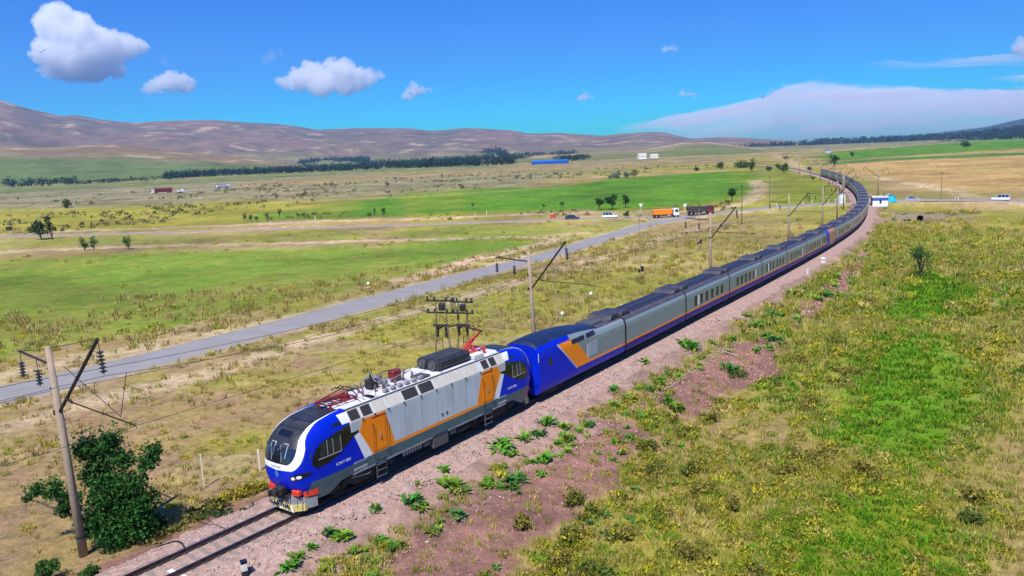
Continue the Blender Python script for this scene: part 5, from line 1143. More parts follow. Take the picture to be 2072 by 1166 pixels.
def truck(px, py, label, cabp, tipp, yaw, L_=8.6, cream=None, hoodcab=False):
    p = at(px, py); r = empty('dump_truck', p + np.array([0, 0, .12]), yaw, label, 'truck'); hl = L_ / 2; W = 2.5
    MB().box((0, 0, .85), (.9, L_ - .6, .28)).box((0, hl - 1.0, .6), (2.3, 1.9, .3)).build('chassis', p_dark, r)
    c = MB(); pr = [(hl, .75), (hl + .02, 1.6), (hl - .18, 2.75), (hl - .4, 2.95), (hl - 1.75, 2.95), (hl - 1.85, 2.7), (hl - 1.85, .75)]; c.prism(pr, 'x', -W / 2, W / 2); cb = c.build('cab', cabp, r, bevel=.05)
    MB().add([(-1.05, hl + .025, 1.75), (1.05, hl + .025, 1.75), (1.0, hl - .13, 2.65), (-1.0, hl - .13, 2.65)], [(0, 1, 2, 3)]).build('windscreen', p_glass, cb)
    for sx in (-1, 1):
        MB().prism([(hl - .25, 1.75), (hl - .42, 2.6), (hl - 1.35, 2.6), (hl - 1.35, 1.75)], 'x', sx * 1.24, sx * 1.262).build('side_window', p_glass, cb)
        MB().box((sx * .9, hl + .02, 1.0), (.4, .06, .22)).build('headlight', p_lamp, r); MB().box((sx * 1.42, hl - .15, 2.2), (.2, .1, .5)).build('mirror', p_dark, r)
    t = MB(); y0, y1 = -hl, hl - 2.15; 
    Vv = [(-W / 2 * .86, y0 + .5, 1.15), (W / 2 * .86, y0 + .5, 1.15), (W / 2 * .86, y1 - .35, 1.15), (-W / 2 * .86, y1 - .35, 1.15), (-W / 2, y0, 2.62), (W / 2, y0, 2.62), (W / 2, y1, 2.62), (-W / 2, y1, 2.62)]
    Vi = [(x * .93, y * .96 - .05, z if z > 2 else 1.4) for x, y, z in Vv]
    t.add(Vv, [(0, 1, 2, 3), (0, 4, 5, 1), (1, 5, 6, 2), (2, 6, 7, 3), (3, 7, 4, 0)]); t.add(Vi, [(0, 1, 2, 3), (0, 4, 5, 1), (1, 5, 6, 2), (2, 6, 7, 3), (3, 7, 4, 0)])
    t.add(Vv[4:] + Vi[4:], [(0, 1, 5, 4), (1, 2, 6, 5), (2, 3, 7, 6), (3, 0, 4, 7)]); tp = t.build('tipper_body', tipp, r)
    rb_ = MB()
    for sx in (-1, 1):
        for y in np.linspace(y0 + .9, y1 - .6, 5): rb_.tube([(sx * W / 2 * .88, y, 1.2), (sx * (W / 2 + .03), y * 1.02, 2.6)], .06, 4)
        rb_.tube([(sx * (W / 2 + .02), y0, 2.62), (sx * (W / 2 + .02), y1, 2.62)], .07, 5)
    rb_.add([(-W / 2, y1 - .02, 2.6), (W / 2, y1 - .02, 2.6), (W / 2, y1 + .75, 2.95), (-W / 2, y1 + .75, 2.95)], [(0, 1, 2, 3)]); rb_.build('side_rib', tipp, tp)
    if cream: MB().grid([[(x, y, 2.72 - abs(x) * .12 + .06 * math.sin(y * 3 + x)) for x in np.linspace(-W / 2 * .9, W / 2 * .9, 7)] for y in np.linspace(y0 + .2, y1 - .2, 12)]).build('load', cream, r)
    for y in (hl - 1.0, -hl + 2.6, -hl + 1.25):
        for sx in (-1, 1): road_wheel(r, sx * 1.22, y, .55, .4)
    for sx in (-1, 1): MB().box((sx * 1.1, -hl + .25, .95), (.35, .06, .18)).build('tail_light', p_red, r); MB().cbox((sx * 1.0, .9, .75), (.5, 1.1, .5), .06).build('fuel_tank', p_lgrey, r)
    return r
truck(1346, 441, 'orange dump truck with a white cab turning at the road junction', p_car_w, p_orange, along('crossing_road', (1346, 441), 1), 8.6, mat('sand_load', (.42, .3, .16), .95, var=.2))
truck(1416, 437, 'dark dump truck with a dark red cab right of the orange truck', mat('maroon_cab_paint', (.17, .018, .03), .35, var=.05, coat=.4, dirt=DU, dirt_amt=.2), mat('grimy_black_body', (.05, .04, .042), .6, var=.15, dirt=DU, dirt_amt=.5), along('crossing_road', (1416, 437), 1), 8.6)
def lorry(px, py, label, cabp, boxp, yaw, L_=16, hh=3.9, name='lorry'):
    p = at(px, py); r = empty(name, p + np.array([0, 0, .1]), yaw, label, 'lorry'); hl = L_ / 2
    MB().cbox((0, hl - 1.1, 1.9), (2.5, 2.1, 2.9), .15).build('cab', cabp, r); MB().box((0, hl - .02, 2.4), (2.1, .06, 1.0)).build('windscreen', p_glass, r)
    MB().cbox((0, -1.2, 1.15 + (hh - 1.15) / 2), (2.6, L_ - 3.0, hh - 1.15), .06).build('trailer', boxp, r); MB().box((0, -.5, 1.0), (1.0, L_ - 1.5, .25)).build('chassis', p_dark, r)
    for y in (hl - 1.1, hl - 4.2, -hl + 3.6, -hl + 2.4, -hl + 1.2):
        for sx in (-1, 1): road_wheel(r, sx * 1.22, y, .52, .35)
    return r
lorry(328, 391, 'long lorry with a dark red trailer and a white cab on the far highway', p_car_w, p_dred, along('highway', (328, 391), -1), 18, 4.2)
lorry(452, 381, 'pale blue and white tanker lorry far along the highway', p_car_w, mat('pale_blue_tank', (.5, .58, .72), .4, var=.06), along('highway', (452, 381), 1), 16, 3.0)
lorry(366, 391, 'small white van parked beside the far highway', p_car_w, p_car_w, along('highway', (366, 391), 1), 5.6, 2.7, 'van')

# ------------------------------------------------------------------ buildings
m_wallw = mat('whitewash', (.78, .77, .74), .85, var=.05, scale=1, dirt=(.5, .45, .38), dirt_amt=.35); m_trimb = mat('blue_trim', (.015, .10, .50), .6, var=.1); m_slate = mat('pale_sheet_roof', (.62, .58, .52), .7, var=.1, dirt=(.3, .25, .2), dirt_amt=.4)
m_turq = mat('turquoise_paint', (.02, .42, .58), .5, var=.08, dirt=DU, dirt_amt=.15)
p = at(1780, 420); yaw = math.atan2(-p[0], p[1]) + .12
hut = empty('crossing_hut', p, yaw, 'white crossing keeper hut with a blue frieze and pale flat roof beside the tracks', 'hut')
MB().box((0, 1.2, 1.5), (4.3, 4.4, 3.2)).build('wall', m_wallw, hut); MB().box((0, 1.2, 2.52), (4.36, 4.46, .80)).build('frieze', m_trimb, hut); MB().box((0, 1.2, .15), (4.4, 4.5, .4)).build('plinth', p_lgrey, hut)
MB().prism([(-2.35, 2.98), (2.35, 2.98), (2.35, 3.3), (-2.35, 3.4)], 'y', -1.15, 3.6).build('roof', m_slate, hut)
w = MB().box((.05, -1.03, 1.75), (.55, .08, .95)).build('window', p_black, hut); MB().box((.05, -1.075, 1.75), (.42, .02, .8)).build('pane', p_glass, w)
MB().box((-2.18, 1.2, 1.0), (.06, .9, 2.0)).build('door', m_trimb, hut); MB().tube([(1.2, 1.2, 3.1), (1.2, 1.2, 4.3)], .12, 6).build('chimney', p_dark, hut)
p = at(1803, 420); sh = empty('shed', p + np.array([0, .5, 0]), yaw, 'small turquoise shed with a sloping top right of the white hut', 'shed')
MB().prism([(-1.25, -.1), (1.5, -.1), (1.5, 1.5), (.1, 2.35), (-1.25, 1.7)], 'y', -.9, 1.3).build('wall', m_turq, sh, bevel=.03); MB().prism([(-1.4, 1.72), (.1, 2.45), (1.65, 1.5), (1.65, 1.42), (.1, 2.36), (-1.4, 1.63)], 'y', -1.05, 1.45).build('roof', mat('teal_roof', (.05, .3, .38), .5, var=.1), sh); MB().box((.2, -.92, .9), (.8, .05, 1.7)).build('door', mat('bright_turquoise', (.02, .55, .75), .5, var=.05), sh)
p = at(1797, 409); tk = empty('water_tank', p, yaw, 'dark tank with a pale lid behind the turquoise shed', 'tank'); MB().tube([(0, 0, 1.2), (0, 0, 2.6)], 1.0, 14).build('vessel', p_dark, tk); MB().tube([(0, 0, 2.6), (0, 0, 2.75), (0, 0, 3.2)], [1.15, 1.1, .1], 14).build('lid', p_lgrey, tk)
l4 = MB()
for a in range(4): l4.box((.7 * math.cos(a * math.pi / 2 + .7), .7 * math.sin(a * math.pi / 2 + .7), .6), (.15, .15, 1.4))
l4.build('legs', m_steel, tk)
# culvert under the crossing road
p = at(1861, 447); cv = empty('culvert', p + np.array([0, 0, .0]), yaw + .05, 'concrete culvert headwall with a round dark pipe mouth below the road', 'culvert')
cw = MB(); ring = [(0.75 * math.cos(a), .75 + .75 * math.sin(a)) for a in np.linspace(0, 2 * math.pi, 21)[:-1]]; sq = [(6.0 * np.clip(math.cos(a) * 1.5, -1, 1), .75 + (.95 if math.sin(a) > 0 else 1.2) * np.clip(math.sin(a) * 1.5, -1, 1)) for a in np.linspace(0, 2 * math.pi, 21)[:-1]]
cw.grid([[(x, -.2, z) for x, z in ring], [(x, -.2, z) for x, z in sq], [(x, .5, z) for x, z in sq]], closed=True); cw.build('headwall', m_conc, cv)
pp = MB(); pp.grid([[(x, y, z) for x, z in ring] for y in (-.35, 2.5)], closed=True); pp.grid([[(x * 1.14, y, .75 + (z - .75) * 1.14) for x, z in ring] for y in (-.35, .0)], closed=True); pp.add([(x, 2.0, z) for x, z in ring], [tuple(range(20))]); pp.build('pipe', p_dark, cv)
# far buildings
def far_house(px, py, L_, W, h, label, wm, rm, yaw, name='farm_building', wins=4):
    p = at(px, py); r = empty(name, p, yaw, label, 'building')
    MB().box((0, 0, h / 2), (L_, W, h)).build('wall', wm, r); MB().prism([(-W / 2 - .4, h), (W / 2 + .4, h), (0, h + W * .22)], 'x', -L_ / 2 - .3, L_ / 2 + .3).build('roof', rm, r)
    for k in range(wins): MB().box((-L_ / 2 + (k + .5) * L_ / wins, -W / 2 - .03, h * .55), (L_ / wins * .4, .1, h * .3)).build('window', p_black, r)
    return r
_m = m_slate
far_house(1299, 322, 16, 10, 8.5, 'tall white farm building far across the green field, left of two', m_wallw, _m, .2); far_house(1323, 320, 16, 9, 6, 'lower white farm building far across the green field, right of two', m_wallw, _m, .2)
_bb = mat('bright_blue_cladding', (.01, .10, .40), .5, var=.08)
far_house(1113, 332, 66, 12, 4.6, 'long bright blue shed in the valley far behind the green field', _bb, mat('blue_roof', (.015, .12, .45), .5, var=.06), .12, 'warehouse', 10)
far_house(953, 336, 14, 8, 4.5, 'small white house among the far valley trees', m_wallw, _m, .3); far_house(640, 341, 14, 8, 4.5, 'pale house in the far tree belt on the left', m_wallw, _m, .3); far_house(668, 323, 18, 9, 6, 'pale house at the foot of the hills above the tree belt', m_wallw, mat('rust_roof', (.3, .12, .07), .8), .1)
far_house(1675, 309, 7, 6, 3.5, 'tiny white hut on the green rise beyond the far bend', m_wallw, m_trimb, .2, wins=1); far_house(110, 371, 16, 8, 5, 'pale house half hidden in trees at the far left', m_wallw, _m, .2)
# ------------------------------------------------------------------ plants
m_leaf = mat_vcol('leaf', rough=.75, transl=.3, var=.25, scale=.8, spec=.25)
m_blade = mat_vcol('grass_blade', rough=.85, transl=.38, var=.15, scale=.5, spec=.15)
m_bark = mat('bark', (.10, .075, .055), .95, var=.3, scale=6, bump=.5, bscale=20)
def leaf_cloud(cents, radii, n, size, rng, col, cvar=.3, flat=.75, dome=False):
    """leaf-sized quads spread through the given ellipsoid clumps, colour varies leaf by leaf and clump by clump"""
    cents = np.array(cents, float); radii = np.array(radii, float); w = radii ** 2; k = rng.choice(len(cents), n, p=w / w.sum())
    d = rng.normal(size=(n, 3)); d /= np.linalg.norm(d, axis=1)[:, None]; rr = rng.random(n) ** .42
    pos = cents[k] + d * (radii[k] * rr)[:, None] * np.array([1, 1, flat])
    a = rng.normal(size=(n, 3)) + d * .6; a /= np.linalg.norm(a, axis=1)[:, None]; b = np.cross(a, rng.normal(size=(n, 3))); b /= np.linalg.norm(b, axis=1)[:, None]; c = np.cross(a, b)
    s = size * rng.uniform(.6, 1.35, n)[:, None]
    V = np.stack([pos - b * s, pos - c * s * .55, pos + b * s, pos + c * s * .55], 1).reshape(-1, 3); T = np.arange(4 * n).reshape(n, 4)
    cl = np.array(col)[None] * (1 + cvar * (rng.random((n, 1)) - .5) * 2) * (1 + .25 * (rng.random((len(cents), 1))[k] - .5) * 2) * (1 + .12 * (rng.random((n, 3)) - .5))
    return V, T, np.repeat(cl, 4, 0)
def tree(px, py, hpx, wpx, label, col=(.045, .105, .02), n=700, trunk=.22, group=None, lean=0.0, cat='tree', name='tree', seed=0, clumps=9, flat=.8, leafk=1.0):
    p = at(px, py); dist = math.sqrt(p[0] ** 2 + p[1] ** 2 + (H - p[2]) ** 2); h = hpx * dist / FPX * 1.02; w = wpx * dist / FPX
    rng = np.random.default_rng(seed + int(px * 7 + py)); r = empty(name, p, rng.uniform(0, 6), label, cat, group)
    if abs(lean): r.rotation_euler = (0, 0, 0)
    t0 = h * trunk; cents = []; rad = []
    for k in range(clumps):
        a = rng.uniform(0, 6.28); q = rng.random() ** .6; u = rng.random(); z = t0 + (h - t0) * (.18 + .68 * u); wr = w / 2 * (1 - .55 * abs(u - .4) * 1.4)
        cents.append((math.cos(a) * wr * q * .75 + lean * (z - t0), math.sin(a) * wr * q * .75, z)); rad.append(w * rng.uniform(.14, .27))
    cents.append((lean * h * .35, 0, t0 + (h - t0) * .5)); rad.append(w * .3)
    b = MB(); tr = max(.05, h * .028); b.tube([(0, 0, -.3), (lean * t0 * .4, 0, t0), (lean * h * .3, 0, t0 + (h - t0) * .55)], [tr * 1.3, tr, tr * .45], 7)
    for c in cents[:6]: b.tube([(lean * t0 * .4, 0, t0 * .8), (c[0] * .5, c[1] * .5, (t0 + c[2]) / 2), c], [tr * .6, tr * .4, tr * .15], 5)
    b.build('trunk', m_bark, r); V, T, C = leaf_cloud(cents, rad, n, max(.11, w * .055) * leafk, rng, col, flat=flat); tri_mesh('crown', V, T, m_leaf, C, parent=r); return r
DG = (.022, .075, .014)
# the big dark bush under the nearest pole
def big_bush():
    p = at(248, 1096); r = empty('bush', p, 0, 'large dark green bush beside the nearest concrete pole', 'bush'); rng = np.random.default_rng(5)
    b = MB(); C = []; R_ = []
    ax = np.array([1.0, .0]); 
    for dx, dy, z, q in [(0, 0, 1.0, 1.0), (-.5, .3, 1.9, 1.05), (.55, -.2, 1.7, .9), (-.1, 0, 2.7, 1.05), (-.9, .4, 3.3, .8), (-.5, .5, 4.1, .85), (-1.0, .2, 4.6, .7), (-.1, .3, 4.9, .55), (.35, .2, 4.0, .6), (.75, 0, 3.0, .65), (1.35, .1, 3.9, .55), (1.55, .2, 4.35, .42), (1.05, 0, 2.0, .8), (.9, -.3, 1.0, .85), (-.9, -.2, 1.1, .8), (-1.9, .2, 2.2, .6), (-2.6, .3, 2.6, .55), (-3.2, .2, 2.7, .38), (-2.2, .1, 1.7, .4), (-3.6, .2, 2.35, .25), (0, -.5, .6, .9), (1.2, .3, .7, .6)]:
        C.append((dx, dy, z)); R_.append(q)
    C = [(x * 1.22, y * 1.2, z * 1.04) for x, y, z in C]
    for c in C: b.tube([(0, 0, -.2), (c[0] * .35, c[1] * .35, c[2] * .45), (c[0] * .8, c[1] * .8, c[2] * .85), c], [.12, .08, .045, .02], 6)
    for k in range(60):
        c = np.array(C[rng.integers(len(C))]); d = rng.normal(size=3) * .7; b.tube([c, c + d * .6, c + d + (0, 0, .15)], [.02, .014, .006], 4)
    b.build('trunk', m_bark, r); V, T, K = leaf_cloud(C, np.array(R_) * .98, 13500, .095, rng, (.022, .092, .012), .65, .85); tri_mesh('crown', V, T, m_leaf, K, parent=r)
    V, T, K = leaf_cloud([(x, y, z + .3) for x, y, z in C], np.array(R_) * 1.25, 2600, .085, rng, (.035, .13, .016), .4, .9); tri_mesh('outer_sprays', V, T, m_leaf, K, parent=r)
big_bush()
p0 = at(100, 1166)
for x, y, hh, ww, lb in [(100, 1172, 34, 46, 'low green bush at the bottom left corner by the pole foot'), (182, 1172, 22, 34, 'small green bush at the bottom edge just right of the nearest pole')]:
    tree(x, y, hh, ww, lb, (.05, .12, .02), 900, .05, cat='bush', name='bush', clumps=7, leafk=.8)
tree(1863, 563, 62, 50, 'small dark tree standing alone in the bright grass right of the train', (.035, .10, .018), 900, .2, seed=3, clumps=13, leafk=.6)
tree(84, 484, 38, 40, 'windblown dark tree beside the gravel road, left one of a pair', (.03, .07, .02), 600, .12, lean=-.35, seed=1); tree(106, 484, 42, 26, 'windblown dark tree beside the gravel road, right one of a pair', (.03, .07, .02), 600, .1, lean=-.2, seed=2)
tree(137, 421, 15, 26, 'round dark bush alone above the olive meadow at the left', DG, 300, .05, cat='bush', name='bush')
for x, y, hh, ww, lb in [(172, 508, 24, 24, 'small green tree below the gravel road, left of three'), (191, 508, 26, 20, 'small green tree below the gravel road, middle of three'), (260, 506, 25, 24, 'small green tree below the gravel road, right of three')]: tree(x, y, hh, ww, lb, (.04, .12, .025), 350, .12)
for x, y, hh, ww, lb in [(496, 449, 18, 15, 'little tree at the left end of the row on the dirt track'), (508, 450, 16, 14, 'little tree second from the left in the row on the dirt track'), (520, 449, 11, 13, 'tiny sapling third from the left in the row on the dirt track'), (541, 448, 18, 14, 'little tree fourth from the left in the row on the dirt track'), (566, 443, 20, 13, 'taller little tree at the right end of the row on the dirt track'), (602, 442, 11, 9, 'tiny sapling alone right of the row on the dirt track')]: tree(x, y, hh, ww, lb, (.045, .08, .025), 260, .3)
for x, y, hh, ww, lb in [(748, 440, 10, 12, 'low bush left of two little trees at the lower edge of the green field'), (758, 437, 16, 11, 'little tree left of the bushy one at the lower edge of the green field'), (777, 440, 20, 17, 'bushy little tree at the lower edge of the green field'), (957, 422, 13, 10, 'tiny lone tree in the green field'), (783, 381, 13, 13, 'lone reddish shrub on the pale scrub above the green field'), (1100, 423, 9, 8, 'faint sapling in the green field, left of two'), (1137, 420, 11, 14, 'pale sapling in the green field, right of two')]: tree(x, y, hh, ww, lb, (.10, .05, .03) if x == 783 else (.035, .085, .02), 260, .25)
for x, y, hh, ww, lb in [(1212, 425, 25, 24, 'dark round tree behind the white estate car, left of three'), (1239, 424, 32, 32, 'tallest dark tree behind the white estate car, middle of three'), (1266, 420, 28, 20, 'narrow dark tree behind the white estate car, right of three'), (1268, 441, 15, 15, 'dark round bush between the white car and the orange truck'), (1481, 408, 26, 26, 'dark round tree on the edge of the green field right of the trucks')]: tree(x, y, hh, ww, lb, DG, 600, .25, clumps=8)
for x, y, hh, ww, lb in [(1283, 359, 16, 18, 'round dark bush at the far edge of the green field'), (1410, 347, 9, 16, 'small bush at the far edge of the green field, right of the round one'), (1458, 344, 15, 22, 'dark bush at the far right corner of the green field'), (1521, 346, 24, 24, 'tall dark bush beyond the green field'), (1500, 340, 14, 40, 'wide light green bush beside the tall dark one'), (1556, 347, 10, 16, 'small round bush left of the embankment'), (1586, 351, 19, 26, 'dark wind-bent bush on the embankment edge'), (1574, 342, 10, 14, 'small dark bush left of the wind-bent one'), (1688, 338, 24, 28, 'dark leafy tree at the corner of the tan field'), (1724, 319, 12, 12, 'small dark tree beyond the tan field corner'), (1952, 298, 9, 22, 'dark tree on the green rise at the far right'), (1755, 408, 11, 10, 'small dark bush left of the white hut'), (1638, 345, 6, 14, 'low bush beside the far bend of the track'), (1590, 323, 6, 14, 'tiny bush beyond the far bend'), (1645, 364, 8, 9, 'small dark bush on the yellow bank inside the bend')]: tree(x, y, hh, ww, lb, (.06, .12, .03) if x == 1500 else DG, 350, .1, cat='bush' if hh < 20 else 'tree', name='bush' if hh < 20 else 'tree')
for x, y, hh, ww, lb in [(1248, 361, 12, 26, 'grey-green willow bush at the far edge of the green field, left of two'), (1268, 360, 11, 22, 'grey-green willow bush at the far edge of the green field, right of two'), (1234, 362, 8, 14, 'tiny dark bush left of the grey-green willows')]: tree(x, y, hh, ww, lb, (.13, .19, .15), 350, .05, cat='bush', name='bush')
# far tree belts: each reads as one mass
def belt(pts, hgt, label, n, col=(.012, .055, .028), width=18):
    hgt *= 1.6; n = int(n * 1.4)
    l = smooth_line(gpoly(pts), 12.0); rng = np.random.default_rng(int(pts[0][0] + 1000)); k = rng.integers(0, len(l), n // 22 + 6); C = []; R_ = []
    for i in k:
        r_ = hgt * rng.uniform(.32, .6); x, y = l[i] + rng.normal(size=2) * width * .5; C.append((x, y, float(terrain0(x, y)) + r_ * rng.uniform(.5, 1.1) + hgt * rng.uniform(0, .3))); R_.append(r_)
    V, T, K = leaf_cloud(C, R_, n, hgt * .14, rng, col, .35, .95); tag(tri_mesh('tree_belt', V, T, m_leaf, K), label, kind='stuff')
belt([(-700, 422), (-200, 392), (0, 380), (70, 377), (140, 374)], 9, 'far belt of trees at the left edge of the plain', 3200)
belt([(140, 375), (240, 369), (330, 364), (350, 363)], 5, 'thin line of far bushes along the field edge', 1800)
belt([(345, 362), (430, 357), (520, 353), (620, 349), (700, 345)], 9, 'dark tree belt along the far fields on the left', 6500)
belt([(690, 346), (800, 341), (900, 338), (960, 336), (1040, 333)], 9, 'dark tree belt along the far fields in the middle', 6500)
belt([(610, 339), (660, 336), (720, 334), (735, 334)], 22, 'dark grove in front of the far village', 4500, width=40)
belt([(690, 327), (800, 324), (900, 322), (960, 321), (1020, 321)], 30, 'long dark wood in the valley below the hills', 6500, width=60)
belt([(740, 336), (830, 333), (900, 331), (960, 331)], 12, 'dark tree line inside the far fields of the valley', 3500, width=30); belt([(520, 340), (560, 342), (640, 343)], 12, 'dark tree line left of the far grove', 2200, width=30)
belt([(525, 322), (570, 321), (620, 322)], 26, 'dark wood at the foot of the left hills', 2600, width=50); belt([(480, 332), (560, 330), (610, 331)], 12, 'thin far tree line left of the village', 1800, width=40)
belt([(960, 326), (1020, 325), (1050, 325)], 14, 'far trees left of the blue shed', 1200, width=30); belt([(1060, 319), (1130, 317), (1160, 315)], 14, 'thin far tree line above the blue shed', 1300, width=30); belt([(1130, 328), (1190, 323)], 8, 'far trees right of the blue shed', 900)
def hill_belt(pts, dist, hgt, label, n, col):
    C = []; R_ = []; rng = np.random.default_rng(int(pts[0][0]))
    q = smooth_line(np.array(pts, float), 3.0)
    for i in rng.integers(0, len(q), n // 22 + 6):
        d = ray(*q[i]); hd = math.hypot(d[0], d[1]); r_ = hgt * rng.uniform(.4, .6); D = dist * rng.uniform(.97, 1.03); C.append((d[0] / hd * D, d[1] / hd * D, H + d[2] / hd * D + rng.uniform(0, hgt * .3))); R_.append(r_)
    V, T, K = leaf_cloud(C, R_, n, hgt * .16, rng, col, .3, .8); tag(tri_mesh('far_wood', V, T, m_leaf, K), label, kind='stuff')
hill_belt([(1485, 304), (1540, 300), (1600, 298), (1660, 296), (1720, 294), (1800, 290), (1900, 284), (2000, 276), (2120, 266), (2400, 240)], 4000, 44, 'far dark blue wood at the foot of the right slope', 9000, (.012, .05, .03))
hill_belt([(1650, 288), (1750, 284), (1850, 280), (1960, 272), (2100, 258)], 5200, 36, 'far upper wood on the right slope', 5000, (.014, .055, .035))
hill_belt([(1900, 290), (2000, 283), (2120, 274)], 3000, 16, 'dark hedge line above the green rise', 2600, (.014, .05, .03))

# ---- ground plants
def blades(n, h, w, spread, seed, bend=.35, up=1.0):
    r = np.random.default_rng(seed); V = []; T = []; F_ = []
    for k in range(n):
        a = r.uniform(0, 6.28); q = r.random() ** .6 * spread; x, y = math.cos(a) * q, math.sin(a) * q; hh = h * r.uniform(.55, 1.15); b = a + r.normal() * .7; l = bend * hh * r.uniform(.3, 1.4); ww = w * r.uniform(.6, 1.3); c = r.uniform(0, 6.28)
        ox, oy = math.cos(c) * ww, math.sin(c) * ww; i = len(V)
        V += [(x - ox, y - oy, -.03), (x + ox, y + oy, -.03), (x + math.cos(b) * l * .4 + ox * .8, y + math.sin(b) * l * .4 + oy * .8, hh * .6), (x + math.cos(b) * l * .4 - ox * .8, y + math.sin(b) * l * .4 - oy * .8, hh * .6), (x + math.cos(b) * l, y + math.sin(b) * l, hh)]
        T += [(i, i + 1, i + 2), (i, i + 2, i + 3), (i + 3, i + 2, i + 4)]; s = r.uniform(.8, 1.25); F_ += [(s, s, s)] * 5
    return np.array(V), np.array(T), np.array(F_)
def dome(n, rad, hgt, leaf, seed, flowers=0, fcol=None):
    r = np.random.default_rng(seed); d = r.normal(size=(n, 3)); d[:, 2] = np.abs(d[:, 2]) * .9 + .1; d /= np.linalg.norm(d, axis=1)[:, None]; q = r.random(n) ** .35; pos = d * q[:, None] * np.array([rad, rad, hgt])
    a = d + r.normal(size=(n, 3)) * .7; a /= np.linalg.norm(a, axis=1)[:, None]; b = np.cross(a, r.normal(size=(n, 3))); b /= np.linalg.norm(b, axis=1)[:, None]; b[:, 2] += .5; c = np.cross(a, b); s = leaf * r.uniform(.6, 1.4, n)[:, None]
    V = np.stack([pos - c * s * .45, pos + c * s * .45, pos + b * s * 1.5], 1).reshape(-1, 3); T = np.arange(3 * n).reshape(n, 3); f = np.repeat(r.uniform(.7, 1.3, n), 3)[:, None] * np.ones(3)
    if flowers: k = np.repeat(np.arange(n) < flowers, 3); f = np.where(k[:, None], np.array(fcol), f); V[k] = V[k] * np.array([1, 1, 1.02]) + np.array([0, 0, hgt * .12])
    return V, T, f
DRYT = [blades(11, .42, .035, .30, 1), blades(13, .34, .04, .34, 2, .5), blades(10, .55, .03, .22, 3, .3)]
GRNT = [blades(15, .32, .045, .34, 5, .5), blades(16, .26, .05, .4, 6, .6)]
BUSHT = [dome(84, .5, .50, .08, 11), dome(84, .6, .42, .085, 12), dome(74, .42, .55, .075, 13)]
FLOWT = [dome(80, .5, .6, .085, 15, 12, (5.5, 4.2, .25)), dome(80, .45, .65, .085, 16, 9, (5.5, 4.0, .2))]
def sample(n, r0, r1, a0, a1, seed, pw=1.0):
    r = np.random.default_rng(seed); az = np.radians(r.uniform(a0, a1, n)); rr = r0 * (r1 / r0) ** (r.random(n) ** pw); return np.sin(az) * rr, np.cos(az) * rr, rr, r
_masks = {}
def inpoly(px, x, y, rag=1.0):
    q = gpoly(px); dd, _, ins = seg_dist(x, y, q, True); return np.where(ins, dd, -dd) + (fbm(x / 4, y / 4, 88, 3) - .5) * 2 * rag
def plants(name, label, n, r0, r1, a0, a1, seed, fn, tpls, m):
    x, y, r, rng = sample(n, r0, r1, a0, a1, seed); z, s, d, road = terrain(x, y, True)
    ok = (road > .5) & ((d > 4.2) | (d < -3.9) | (s > 700)) ; keep, scale, tint = fn(x, y, r, s, d, road, rng); ok &= keep; k = np.where(ok)[0]
    o = scatter_mesh(name, tpls, rng.integers(0, len(tpls), len(k)), np.stack([x[k], y[k], z[k] - .02], 1), scale[k], rng.uniform(0, 6.28, len(k)), tint[k], m); return tag(o, label, kind='stuff'), len(k)
def pick(cols, rng, n, var=.25):
    c = np.array(cols)[rng.integers(0, len(cols), n)]; return c * (1 + var * (rng.random((n, 1)) - .5) * 2) * (1 + .08 * (rng.random((n, 3)) - .5))
_green_px = [a[0] for a in AREAS if a[1] is GREEN or a[1] is LUSH or a[1] is RGREEN]; _meadow_px = [a[0] for a in AREAS if a[1] is MEADOW]
def greenness(x, y):
    g = np.full(len(x), -99.0)
    for q in _green_px: g = np.maximum(g, inpoly(q, x, y, 2))
    return g
def slope_mask(x, y, d):
    b = np.full(len(x), -99.0)
    for q in SLOPES: b = np.maximum(b, inpoly(q, x, y, .9))
    return b
def f_dry(x, y, r, s, d, road, rng):
    n = len(x); pn = fbm(x / 6, y / 6, 91, 3); g = greenness(x, y); b = slope_mask(x, y, d)
    keep = (rng.random(n) < np.where((d > 0) & (d < 9), .95, np.where(d > 0, .25 + 1.1 * sstep(.38, .62, pn), .08 + .42 * sstep(.42, .65, pn)))) & (g < .5) & ((b < .1) | (rng.random(n) < .10)) & (rng.random(n) < sstep(4.0, 5.6, np.abs(d)) + .1)
    t = pick([(.42, .33, .11), (.36, .27, .09), (.48, .39, .15), (.31, .30, .05)], rng, n); tr = pick([(.42, .38, .10), (.34, .35, .05), (.46, .41, .12), (.26, .31, .03)], rng, n); t = np.where((d > 0)[:, None], tr, t); return keep, np.clip(r / 55, .8, 2.2) * rng.uniform(.55, 1.15, n) * np.where(d > 0, 1, .8), t
def f_green(x, y, r, s, d, road, rng):
    n = len(x); g = greenness(x, y); pn = fbm(x / 5, y / 5, 95, 3)
    keep = ((g > -1) & (rng.random(n) < .75) | ((pn > .6) & (rng.random(n) < .5) & (d > 6))) & (slope_mask(x, y, d) < -.3) & (d > 5)
    t = pick([(.11, .27, .010), (.15, .29, .012), (.21, .28, .02), (.09, .25, .010)], rng, n); return keep, np.clip(r / 55, .8, 2.2) * rng.uniform(.6, 1.2, n), t
